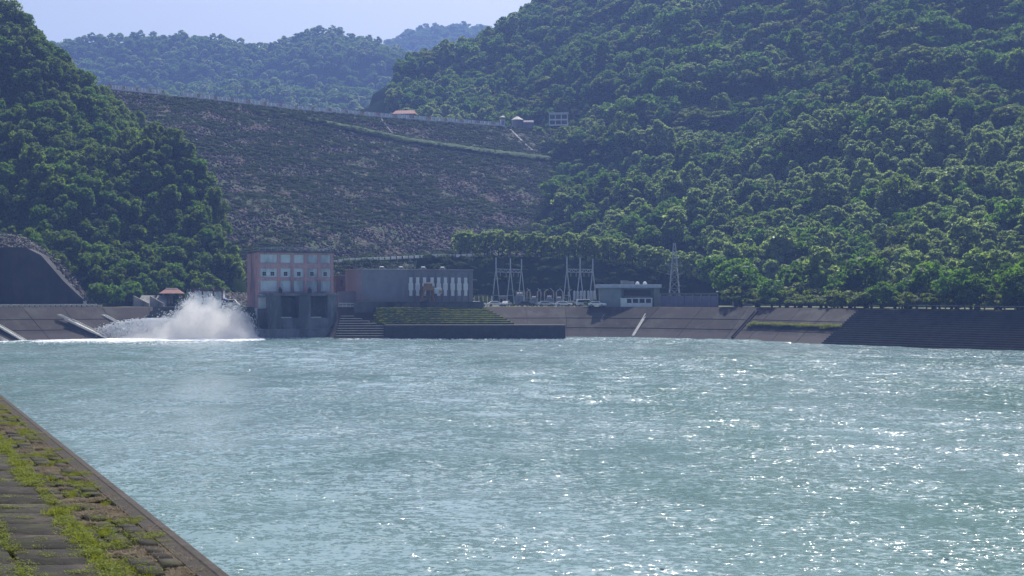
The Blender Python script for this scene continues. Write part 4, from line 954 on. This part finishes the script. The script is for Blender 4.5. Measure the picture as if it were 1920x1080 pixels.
q.box(0, 18.9, .062, .1, 1.2, 1.3); q.box(0, 18.9, .062, .1, .3, .36); q.box(0, 18.9, .062, .1, .75, .79); q.build('panel', M['steel'], fp)
cp = thing('carport', 'open carport with pale posts beside the grey hall', 'carport', ((889-960)/F*378, 378, 7.5), R(3))
for k in range(5): q = MB(); q.box(k*1.15, k*1.15+.25, 0, .25, 0, 2.9); q.build('post', M['pale'], cp)
q = MB(); q.box(-.3, 5.2, -.4, 3, 2.9, 3.15); q.build('roof', M['dark_concrete'], cp)
ht = thing('yard_hut', 'small flat roofed hut with a bright roof edge under the first gantry', 'hut', ((936-960)/F*384, 384, 7.5))
q = MB(); q.box(0, 2.1, 0, 2, 0, 2.7); q.build('wall', M['grey_wall'], ht); q = MB(); q.box(-.15, 2.25, -.15, 2.15, 2.7, 2.95); q.build('roof', M['pale'], ht)
for x in (.3, 1.2): q = MB(); q.box(x, x+.6, -.05, .02, .9, 2.0); q.build('window', M['dark'], ht)
# lattice pylon
lt = thing('lattice_pylon', 'tall slender lattice pylon with cross arms behind the panelled wall', 'pylon', ((1264.5-960)/F*404, 404, 7.5)); q = MB()
def lv(z): w = 1.55*(1-z/20.0)+.14; return [Vector((a*w, b_*w, z)) for a, b_ in ((-1,-1), (1,-1), (1,1), (-1,1))]
zs = [0, 2.6, 5.0, 7.2, 9.2, 11, 12.7, 14.2, 15.6, 16.9, 18]
for i in range(len(zs)-1):
    a, c = lv(zs[i]), lv(zs[i+1])
    for k in range(4):
        q.bar(a[k], c[k], .12, .12); q.bar(a[k], c[(k+1) % 4], .05, .05); q.bar(a[(k+1) % 4], c[k], .05, .05); q.bar(c[k], c[(k+1) % 4], .05, .05)
q.build('tower', M['steel'], lt)
for z in (8.8, 11.4):
    for s_ in (-1, 1): q = MB(); q.bar((s_*.4, 0, z), (s_*2.4, 0, z+.35), .1, .1); q.bar((s_*.4, 0, z+.7), (s_*2.4, 0, z+.4), .08, .08); q.build('arm', M['steel'], lt)
# control building
YC = 369; cx = (1120-960)/F*YC
def X_(px): return (px-960)/F*YC-cx
cb = thing('control_building', 'flat roofed grey control building on the bank with white windowed front', 'building', (cx, YC, 7.5))
b = MB(); b.box(X_(1126), X_(1165), 0, 9, -.3, 4.95); b.box(X_(1165)+.003, X_(1226), 2.2, 9, -.3, 4.95); b.box(X_(1226)+.003, X_(1237), .3, 9, -.3, 4.95); b.build('wall', mat('control_wall', (.26, .29, .29), (.2, .23, .23), .3, .8, stain=(.17, .19, .19)), cb)
b = MB(); b.box(0, X_(1240), -.9, 9.6, 4.95, 5.85); b.build('roof', M['steel'], cb, bevel=.04)
b = MB(); b.box(X_(1171), X_(1222), 2.08, 2.2, 2.9, 4.5); b.build('window', M['dark'], cb)
b = MB(); b.box(X_(1166), X_(1226), .8, 2.19, 2.3, 2.55); b.build('balcony', M['concrete'], cb)
b = MB(); b.box(X_(1167), X_(1191), 3, 6, 5.85, 6.7); b.box(X_(1166), X_(1180), 2.8, 5, 6.7, 6.9); b.build('penthouse', M['concrete'], cb)
for px in (1197, 1211):
    q = MB(); q.tube([(X_(px), 3, 5.85), (X_(px), 3, 6.1), (X_(px), 3, 6.45), (X_(px), 3, 6.6)], [.52, .55, .4, .12], 12); q.build('skylight_dome', M['white'], cb, smooth=True)
b = MB(); x0, x1 = X_(1163), X_(1222); b.box(x0, x1, -1.4, 2.19, -.2, 1.0); b.box(x0-.1, x1+.1, -1.6, 2.18, 2.1, 2.3)
wx = [X_(p) for p in (1173.5, 1184.5, 1197, 1209, 1221)]; b.box(x0, wx[0], -1.4, 2.19, 1.0, 2.1)
for x in wx: b.box(x-.16, x+.16, -1.42, -1.1, .95, 2.1)
pvv = b.build('porch', M['white'], cb)
for i in range(4): q = MB(); q.box(wx[i]+.17, wx[i+1]-.17, -1.25, -1.15, 1.0, 2.1); q.build('window', M['dark'], cb)
# panelled wall
PWO = ((1238-960)/F*368, 368); PWA = math.atan2(-12, (1346-960)/F*356-PWO[0]); PL = math.hypot(12, (1346-960)/F*356-PWO[0])
pwl = thing('panelled_wall', 'long wall of grey purple panels with pale posts right of the control building', 'wall', (*PWO, 7.5), PWA)
for k in range(8):
    x = k*PL/7; q = MB(); q.box(x-.1, x+.12, -.12, .15, -.3, 3.2); q.build('post', M['concrete'], pwl)
    if k < 7: q = MB(); q.box(x+.12, x+PL/7-.1, 0, .1, 0, 2.9); q.build('panel', mat('purple_panel', (.20, .17, .24), (.15, .13, .18), .5, .8) if k == 0 else bpy.data.materials['purple_panel'], pwl)
q = MB(); q.box(-.15, PL+.2, -.16, .2, 3.2, 3.6); q.build('beam', mat('mossy_beam', (.16, .17, .12), None, 1), pwl)
# railings along the right hand bank
def crest_line(n, a=10, z=13, skip=0):
    pts = [Vector((BAS[i][2], BAS[i][3], BAS[i][4])) for i in range(9, 14)]; acc_ = [0]
    for p, q in zip(pts, pts[1:]): acc_.append(acc_[-1]+(q-p).length)
    return pts, acc_
pts, acc_ = crest_line(0); dist = acc_[2]+10; k = 0
rf = thing('bank_railing', 'low railing of grey posts along the stepped bank under the park trees', 'railing'); pp = []
while dist < acc_[3]+60:
    i = max(j for j in range(len(pts)-1) if acc_[j] <= dist); p = pts[i].lerp(pts[i+1], (dist-acc_[i])/(acc_[i+1]-acc_[i])); pp.append(p+Vector((.3, .3, 0))); dist += 2.3
rf.location = pp[0]
for p in pp: q = MB(); q.box(-.12, .12, -.12, .12, -.1, 1.0); o = q.build('post', M['dark_concrete'], rf); o.location = p-pp[0]
q = MB()
for a, c in zip(pp, pp[1:]): q.bar(a-pp[0]+Vector((0, 0, .95)), c-pp[0]+Vector((0, 0, .95)), .12, .12)
q.build('rail', M['concrete'], rf)
# bright grass verge under the park trees
V, Q = [], []
M['verge'] = mat('verge_grass', (.13, .19, .04), (.08, .13, .03), .6, .95, coord='World')
for i, p in enumerate(pp): V += [p+Vector((.3, .3, .03)), p+Vector((2.8, 2.8, .06))]
Q = [(2*i, 2*i+2, 2*i+3, 2*i+1) for i in range(len(pp)-1)]
mesh_obj('grass_verge', npmesh('grass_verge', V, Q, M['verge']), kind='structure')
# house roof glimpsed among the trees
hr = thing('garden_house', 'small house with a pale blue roof glimpsed between park trees', 'house', ((1393-960)/F*382, 382, 7.5), R(-5))
q = MB(); q.box(-2.6, 2.6, 0, 4, 0, 5.2); q.build('wall', M['concrete'], hr)
q = MB(); q.add([(-3.1,-.5,5.2), (3.1,-.5,5.2), (3.1,4.5,5.2), (-3.1,4.5,5.2), (-1.6,2,6.9), (1.6,2,6.9)], [(0,1,5,4), (1,2,5), (2,3,4,5), (3,0,4), (3,2,1,0)]); q.build('roof', M['panel'], hr)

# ------------------------------------------------------------------ buildings at the crest
def at(px, Y): return ((px-960)/F*Y, Y)
h1 = thing('crest_house', 'low house with a long red roof behind the dam crest parapet', 'house', (*at(757, 692), 95.2), R(-8))
q = MB(); q.box(-5.0, 5.0, 0, 6, 0, 4.6); q.build('wall', M['grey_wall'], h1)
q = MB(); q.add([(-5.8,-.8,4.5), (5.8,-.8,4.5), (5.8,6.8,4.5), (-5.8,6.8,4.5), (-4.6,3,6.6), (4.6,3,6.6)], [(0,1,5,4), (1,2,5), (2,3,4,5), (3,0,4), (3,2,1,0)]); q.build('roof', M['red_roof'], h1)
for x in (-3, 0, 3): q = MB(); q.box(x-.5, x+.5, -.06, .02, 2.2, 3.5); q.build('window', M['dark'], h1)
h2 = thing('crest_tower', 'narrow white guard tower with a red cap at the end of the parapet', 'tower', (*at(942.5, 700), 94.3), R(10))
q = MB(); q.box(-1.1, 1.1, -1.1, 1.1, 0, 3.6); q.build('wall', M['white'], h2)
for x in (-.5, .35): q = MB(); q.box(x-.2, x+.3, -1.16, -1.09, .8, 3.0); q.build('window', M['dark'], h2)
q = MB(); q.box(-1.4, 1.4, -1.4, 1.4, 3.6, 4.6); q.build('band', M['rust'], h2)
q = MB(); q.tube([(0, 0, 4.6), (0, 0, 5.5)], [1.7, .3], 8); q.build('roof', M['pale'], h2)
h3 = thing('crest_kiosk', 'round grey kiosk with a pale conical roof beside the white guard tower', 'kiosk', (*at(970, 708), 94.0))
q = MB(); q.tube([(0, 0, 0), (0, 0, 4.6)], [2.9, 2.9], 14); q.build('wall', M['grey_wall'], h3); q = MB(); q.tube([(0, 0, 4.6), (0, 0, 6.4)], [3.3, .5], 14); q.build('roof', M['pale'], h3)
q = MB(); q.box(3, 8, -1, 2, 0, 3.4); q.prismx([(-1.4, 3.4), (2.4, 3.4), (.5, 4.6)], 2.8, 8.2); q.build('annex', M['grey_wall'], h3)
h4 = thing('white_house', 'two storey white framed house on the hillside past the dam crest', 'house', (*at(1047, 690), 93.6), R(-6))
q = MB(); q.box(-4.5, 4.5, .4, 6, 0, 6.0); q.build('wall', M['dark_concrete'], h4)
q = MB()
for x in (-4.6, -1.7, 1.2, 4.2): q.box(x, x+.4, 0, .5, 0, 6.2)
for z in (0, 2.6, 5.5): q.box(-4.6, 4.6, -.05, .45, z, z+.75)
q.build('frame', M['white'], h4)
for z in (.9, 3.5):
    for x in (-4.1, -1.2, 1.7): q = MB(); q.box(x, x+2.3, .33, .39, z, z+1.9); q.build('window', M['dark'], h4)
q = MB(); q.box(-4.9, 4.9, -.4, 6.3, 6.25, 6.5); q.build('roof', M['white'], h4)

# ------------------------------------------------------------------ rocks, weeds, foam (uncountable)
def rock_mesh(seed):
    q = np.random.default_rng(seed); bm = bmesh.new(); bmesh.ops.create_icosphere(bm, subdivisions=1, radius=.5)
    for v in bm.verts: v.co = Vector(v.co)*q.uniform(.7, 1.2); v.co.z *= .7
    me = bpy.data.meshes.new('rock'); bm.to_mesh(me); bm.free(); return me
def rand_mat(name, stops):
    m, n, b, _ = new_mat(name); oi = N(n, 'ObjectInfo'); r = ramp(n, oi.outputs['Random'], stops); n.links.new(r.outputs[0], b.inputs['Base Color']); b.inputs['Roughness'].default_value = .9; return m
M['rock'] = rand_mat('rock', [(0, (.02, .016, .022)), (.5, (.055, .038, .043)), (.85, (.09, .068, .065)), (1, (.26, .21, .19))])
RK = [rock_mesh(i) for i in range(5)]
for me in RK: me.materials.append(M['rock'])
n = 70000; a = RT.uniform(ca[0]+25, ca[-1]-60, n); r = RT.uniform(1, 182, n); rr = np.interp(a, ca, cr_)+r
X = ev[0]*a+dv[0]*rr; Y = ev[1]*a+dv[1]*rr; Z = ZC-r/2; px, py = proj(X, Y, Z)
ok = (px > 150) & (px < 1060); X, Y, Z, px, py = X[ok], Y[ok], Z[ok], px[ok], py[ok]
gp = fbm(X/22, Z/4.5, 91, 4)+RT.uniform(-.07, .07, len(X)); by = np.interp(px, [q[0] for q in berm], [q[1] for q in berm]); nb = (np.abs(py-by-3) < 6) & (px > 480)
kr = (RT.uniform(size=len(X)) < np.where(gp > .54, .6, 1)) & ~nb; n = kr.sum(); s = RT.uniform(.6, 1.5, n)
scatter('riprap_stones', np.stack([X[kr], Y[kr], Z[kr]+.1], 1), RT.uniform(0, 6.28, (n, 3)), np.stack([s, s*RT.uniform(.6, 1, n), s*.9], 1), RT.integers(5, size=n), RK, 'loose dark stones covering the dam face', 'stones')
kg = (gp > .47+RT.uniform(-.05, .05, len(X))) | (RT.uniform(size=len(X)) < .06) | nb; kg |= (r[ok] < 9) & (px > 300); kg |= np.abs(px-np.interp(py, [290, 330, 415], [1002, 1015, 1010])) < 14; kg &= RT.uniform(size=len(X)) < .42; n = kg.sum(); s = RT.uniform(.18, .42, n)
scatter('dam_grass', np.stack([X[kg], Y[kg], Z[kg]-.1+np.where(nb[kg], .9, 0)], 1), np.stack([np.zeros(n), np.zeros(n), RT.uniform(0, 6.28, n)], 1), np.stack([s*1.3, s*1.3, s*.7], 1), RT.integers(2, size=n), CM['bush'], 'grass and low scrub growing among the dam stones', 'grass')
# rubble around
n = 2600; i = RT.integers(len(RUB), size=n); p = RUB[i]+RT.normal(size=(n, 3))*[.6, .6, .12]; s = RT.uniform(.3, .9, n)
p2 = np.stack([RT.uniform(-77.5, -67, 900), RT.uniform(370, 378, 900), np.zeros(900)], 1); p2[:, 2] = 7.6+(p2[:, 1]-370)*.42; p = np.concatenate([p, p2]); s = np.concatenate([s, RT.uniform(.4, 1.1, 900)]); n = len(p)
M['rock_pale'] = rand_mat('pale_rock', [(0, (.05, .045, .04)), (.6, (.12, .105, .085)), (1, (.32, .29, .25))]); RK2 = [rock_mesh(20+i) for i in range(4)]
for me in RK2: me.materials.append(M['rock_pale'])
scatter('rubble_stones', p, RT.uniform(0, 6.28, (n, 3)), np.stack([s]*3, 1), RT.integers(4, size=n), RK2, 'pale broken stones on the rubble slope and heap', 'stones')
n = 2300; x = RT.uniform(-55, -8, n); y = RT.uniform(408, 432, n); z = z_right(x, y); ok = z > 8; x, y, z = x[ok], y[ok], z[ok]; n = len(x); s = RT.uniform(.3, .8, n)
scatter('rubble_stones', np.stack([x, y, z+.05], 1), RT.uniform(0, 6.28, (n, 3)), np.stack([s]*3, 1), RT.integers(4, size=n), RK2, 'pale stones on the bank below the bench road', 'stones')
x = RT.uniform(-60, -8, 900); y = RT.uniform(405, 432, 900); z = z_right(x, y); s = RT.uniform(.18, .5, 900)
scatter('bench_scrub', np.stack([x, y, z-.1], 1), np.stack([x*0, x*0, RT.uniform(0, 6, 900)], 1), np.stack([s, s, s*.7], 1), RT.integers(2, size=900), CM['bush'], 'low green scrub on the bank below the bench road', 'scrub')
# weeds on the near bank
def weed_mesh(seed, kind):
    q = np.random.default_rng(seed); C, D = [], []
    n = {'leafy': 60, 'blade': 50, 'dry': 45}[kind]; V, Q = [], []
    for i in range(n):
        a = q.uniform(0, 6.28); r = .085*math.sqrt(q.uniform(0, 1)); bx, by = r*math.cos(a), r*math.sin(a)
        if kind == 'leafy':
            h = q.uniform(.01, .055); L = q.uniform(.014, .03); w = L*.6; t = q.uniform(0, 6.28); u = np.array([math.cos(t), math.sin(t), q.uniform(-.3, .6)]); v = np.array([-math.sin(t), math.cos(t), q.uniform(-.3, .3)]); c = np.array([bx, by, h])
            V += [c-u*L*.5, c+v*w*.5, c+u*L*.5, c-v*w*.5]
        else:
            h = q.uniform(.03, .09) if kind == 'blade' else q.uniform(.005, .025); t = q.uniform(0, 6.28); ln_ = q.uniform(.01, .05) if kind == 'blade' else q.uniform(.04, .1); w = .004; d = np.array([math.cos(t), math.sin(t), 0]); e = np.array([-math.sin(t), math.cos(t), 0])*w
            p0 = np.array([bx, by, 0]); p1 = p0+d*ln_+np.array([0, 0, h]); V += [p0-e, p0+e, p1+e*.3, p1-e*.3]
        k = len(V); Q.append((k-4, k-3, k-2, k-1))
    return npmesh('weed', V, Q, M['drygrass'] if kind == 'dry' else M['weed'])
WM = [weed_mesh(i, 'leafy') for i in range(3)]+[weed_mesh(10+i, 'blade') for i in range(3)]+[weed_mesh(20+i, 'dry') for i in range(2)]
pts, rot, scl, vi = [], [], [], []
def put(p, s, sc, kinds): pts.append(near(p, s, -.02)); rot.append((random.uniform(-.1, .1)+.0, -.0, random.uniform(0, 6.28))); scl.append((sc, sc, sc*random.uniform(.7, 1.3))); vi.append(random.choice(kinds))
c_n = lambda p, s, f, sd: float(fbm(np.array([p*f]), np.array([s*f]), sd, 3)[0])
s_ = -6.0
while s_ < 70:
    dens = 1 if s_ < 22 else .45; sc_ = 1 if s_ < 22 else 1.5; q4 = .43
    for k in range(int(20*dens)):           # the big mossy joint
        s1 = s_+random.random()*q4
        if c_n(1, s1, .9, 3) > .40: put(1.03+random.gauss(0, .04 if c_n(1, s1, .9, 3) < .56 else .075), s1, random.uniform(.7, 1.25)*sc_, [0, 1, 2, 0, 1, 2, 0, 1, 2, 3])
    for k in range(int(75*dens)):           # patches on the weathered courses
        p1, s1 = random.uniform(.16, 1.05), s_+random.random()*q4; v = c_n(p1, s1, 2.6, 8)-max(0, .34-p1)*.35
        if v > .555: put(p1, s1, random.uniform(.35, .85)*sc_, [0, 1, 2, 0, 1, 2, 0, 1, 2, 3])
        elif v < .44: put(p1, s1, random.uniform(.6, 1.1)*sc_, [6, 7])
    for e in edges[3:9]:
        for k in range(int(9*dens)):
            s1 = s_+random.random()*q4
            if c_n(e, s1, 1.3, 5) > .47: put(e+random.gauss(0, .03), s1, random.uniform(.5, 1.1)*sc_, [0, 1, 2])
    for k in range(int(110*dens)):           # loose patches and cross joints
        p1, s1 = random.uniform(1.05, 5.5), s_+random.random()*q4; v = c_n(p1, s1, 1.1, 18)
        if v > .535: put(p1, s1, random.uniform(.4, 1.0)*sc_, [0, 1, 2, 6, 7])
    if int(round((s_+6)/q4)) % 2 == 0:
        for k in range(int(60*dens)):
            p1 = random.uniform(1.0, 5.5)
            if c_n(p1, s_, 1.2, 6) > .45: put(p1, s_+random.gauss(0, .03), random.uniform(.5, 1.0)*sc_, [0, 1, 2])
    s_ += q4
scatter('bank_weeds', pts, rot, scl, vi, WM, 'bright green weeds and dry grass growing over the near paved bank', 'weeds')
# greenery on terraces and banks
x_, y_, z_ = [], [], []
for (e, z) in GT:
    if random.random() < (.8 if e.x > -16-(z-3.3)*.8 else .3): x_.append(e.x+random.uniform(-.3, .3)); y_.append(e.y+random.uniform(-.3, .3)); z_.append(z)  # sparser weeds on the left, also standing in for the hall's shadow
n = len(x_); s = RT.uniform(2, 4.5, n)
scatter('terrace_weeds', np.stack([x_, y_, z_], 1), np.stack([np.zeros(n)]*2+[RT.uniform(0, 6, n)], 1), np.stack([s*1.4, s*1.4, s], 1), RT.integers(6, size=n), WM, 'green weeds on the slope above the dark quay', 'weeds')
pts = []
for k in range(750):
    u = random.random(); p = bank_pt(10, 11, .15+.85*u, .46+random.gauss(0, .010+.02*max(0, math.sin(u*23))))+Vector((0, 0, .1)); pts.append(p)
for k in range(0): pts.append(bank_pt(9, 10, random.random(), .62+.3*random.random()*random.random()))
for k in range(0): pts.append(bank_pt(10, 11, random.random(), random.uniform(.6, .9)))
n = len(pts); s = RT.uniform(3, 7, n)
scatter('bank_grass', pts, np.stack([np.zeros(n)]*2+[RT.uniform(0, 6, n)], 1), np.stack([s*1.5, s*1.5, s], 1), RT.integers(6, size=n), WM, 'thin line of grass growing along the joint of the smooth bank', 'grass')
# foam where the outlet meets the lake and along the quay
M['foam'] = mat('foam', (.85, .87, .88), (.7, .74, .76), 2, .6)
FM = []
for k in range(3):
    q = np.random.default_rng(50+k); bm = bmesh.new(); bmesh.ops.create_icosphere(bm, subdivisions=2, radius=.5)
    for v in bm.verts: v.co = Vector((v.co.x*1.6, v.co.y*1.2, v.co.z*.6))*q.uniform(.75, 1.2)
    me = bpy.data.meshes.new('foam_lump'); bm.to_mesh(me); bm.free(); me.materials.append(M['foam']); FM.append(me)
pts, ss_ = [], []
for k in range(19000):
    px_ = random.triangular(-20, 500, 350); Yb = np.interp(px_, [0, 230, 500], [320.5, 340, 343]); dep = random.expovariate(1/(11 if px_ > 180 else 5)); Yb -= dep
    pts.append(((px_-960)/F*Yb, Yb, random.uniform(-.12, .05))); ss_.append(random.uniform(.3, 1.3)*math.exp(-dep/22)*(1 if px_ > 200 else .6))
for k in range(420):
    px_ = random.uniform(634, 1060); Yb = 338.8-random.expovariate(1/.5); pts.append(((px_-960)/F*Yb, Yb, random.uniform(-.1, .0))); ss_.append(random.uniform(.15, .55))
for k in range(220):
    px_ = random.uniform(492, 636); Yb = np.interp(px_, [492, 636], [343.5, 350])-.8-random.expovariate(1/.5); pts.append(((px_-960)/F*Yb, Yb, random.uniform(-.1, .0))); ss_.append(random.uniform(.2, .6))
n = len(pts); ss_ = np.array(ss_)
scatter('foam', pts, np.stack([np.zeros(n)]*2+[RT.uniform(0, 6, n)], 1), np.stack([ss_, ss_, ss_*.7], 1), RT.integers(3, size=n), FM, 'white foam churning on the lake below the outlet spray', 'foam')

# flying drops torn off the spray
hp0 = [(212, 629), (235, 619), (262, 609), (300, 601), (328, 591), (345, 573), (358, 556), (372, 552), (385, 561), (400, 556), (413, 566), (428, 574), (445, 572), (462, 583), (475, 598), (484, 615), (493, 634)]
pts, ss_ = [], []
for k in range(9000):
    px_ = random.triangular(205, 492, 400); h = np.interp(px_, [q[0] for q in hp0], [(CAMZ-(q[1]-HZ)/F*342) for q in hp0])
    z = h*random.random()**.6+random.expovariate(1/.45)+.4*math.sin(px_*.35); Yb = 342-2.5+random.gauss(0, 2.6)
    pts.append(((px_-960)/F*342, Yb, max(0, z))); ss_.append(random.uniform(.05, .2))
for k in range(13000):                       # fan of jets thrown from the outlet notch
    a = random.choice([-1.0, -.8, -.62, -.45, -.3, -.1, .2])+random.gauss(0, .03); t_ = random.random()*1.7; vx, vz = 12*a, 3.5+random.gauss(0, .6)
    z = 4.2+vz*t_*.6-4.9*t_*t_*.6
    if z < 0: continue
    pts.append((-84+vx*t_, 345-4*t_+random.gauss(0, .5), z)); ss_.append(random.uniform(.08, .24))
n = len(pts); ss_ = np.array(ss_)
scatter('spray_drops', pts, np.stack([np.zeros(n)]*2+[RT.uniform(0, 6, n)], 1), np.stack([ss_*.8, ss_*.8, ss_*1.6], 1), RT.integers(3, size=n), FM, 'white drops and jets flying out of the outlet spray', 'spray')

# ------------------------------------------------------------------ outlet spray and haze
hp = [(212, 629), (235, 619), (262, 609), (300, 601), (328, 591), (345, 573), (358, 556), (372, 552), (385, 561), (400, 556), (413, 566), (428, 574), (445, 572), (462, 583), (475, 598), (484, 615), (493, 634)]
YS = 342; hx = [(p-960)/F*YS for p, _ in hp]; hz = [CAMZ-(q-HZ)/F*YS for _, q in hp]
b = MB(); y0, y1 = -10, 5
for x, z in zip(hx, hz): b.v += [(x, y0, -.2), (x, y1, -.2), (x, y1, z+.9), (x, y0, z+.9)]
n = len(hx); b.f = [(4*i+a, 4*i+(a+1) % 4, 4*i+4+(a+1) % 4, 4*i+4+a) for i in range(n-1) for a in range(4)]+[(0, 1, 2, 3), (4*n-4, 4*n-3, 4*n-2, 4*n-1)]; b.m = [0]*len(b.f)
def spray_mat():
    m = bpy.data.materials.new('spray'); m.use_nodes = True; n = m.node_tree; n.nodes.clear(); out = N(n, 'OutputMaterial'); v = N(n, 'VolumePrincipled')
    v.inputs['Color'].default_value = (.995, .995, .998, 1); v.inputs['Anisotropy'].default_value = .72
    tc = N(n, 'TexCoord'); sp = N(n, 'SeparateXYZ'); n.links.new(tc.outputs['Object'], sp.inputs[0])
    mr = N(n, 'MapRange'); mr.inputs['From Min'].default_value = hx[0]; mr.inputs['From Max'].default_value = hx[-1]; n.links.new(sp.outputs[0], mr.inputs[0])
    fc = N(n, 'FloatCurve'); cv = fc.mapping.curves[0]
    fr = [((x-hx[0])/(hx[-1]-hx[0]), max(.0, z)/12) for x, z in zip(hx, hz)]
    cv.points[0].location = fr[0]; cv.points[-1].location = fr[-1]
    for p in fr[1:-1]: cv.points.new(*p)
    fc.mapping.update(); n.links.new(mr.outputs[0], fc.inputs['Value'])
    nz = N(n, 'TexNoise', Scale=.38, Detail=4, Roughness=.62); n.links.new(tc.outputs['Object'], nz.inputs['Vector'])
    def mth(op, a, b_):
        q = N(n, 'Math', operation=op)
        for i, w in enumerate((a, b_)):
            if isinstance(w, (int, float)): q.inputs[i].default_value = w
            else: n.links.new(w, q.inputs[i])
        return q.outputs[0]
    h = mth('MULTIPLY', fc.outputs[0], 12)
    ns = mth('MULTIPLY', mth('SUBTRACT', nz.outputs[0], .55), 8)
    ya = mth('ABSOLUTE', mth('ADD', sp.outputs[1], 2.5), 0); yt = mth('MULTIPLY', mth('POWER', mth('DIVIDE', ya, 7.3), 2), 5)
    d = mth('SUBTRACT', mth('ADD', mth('SUBTRACT', h, sp.outputs[2]), ns), yt)
    r = N(n, 'MapRange', interpolation_type='SMOOTHSTEP'); r.inputs['From Min'].default_value = -.4; r.inputs['From Max'].default_value = 2.2; r.inputs['To Max'].default_value = .36; n.links.new(d, r.inputs[0])
    n.links.new(r.outputs[0], v.inputs['Density']); n.links.new(v.outputs[0], out.inputs['Volume']); return m
M['spray'] = spray_mat()
o = b.build('water_spray', M['spray'], loc=(0, YS, 0)); props(o, 'white spray blasting from the outlet beside the powerhouse', 'spray', None, 'stuff')

m = bpy.data.materials.new('haze'); m.use_nodes = True; n = m.node_tree; n.nodes.clear(); out = N(n, 'OutputMaterial'); v = N(n, 'VolumePrincipled')
v.inputs['Color'].default_value = (.30, .46, 1, 1); v.inputs['Density'].default_value = .00023; v.inputs['Anisotropy'].default_value = .25
n.links.new(v.outputs[0], out.inputs['Volume']); M['haze'] = m
b = MB(); b.box(-3600, 3600, -650, 3600, -4, 560)
props(b.build('haze', M['haze']), kind='stuff')
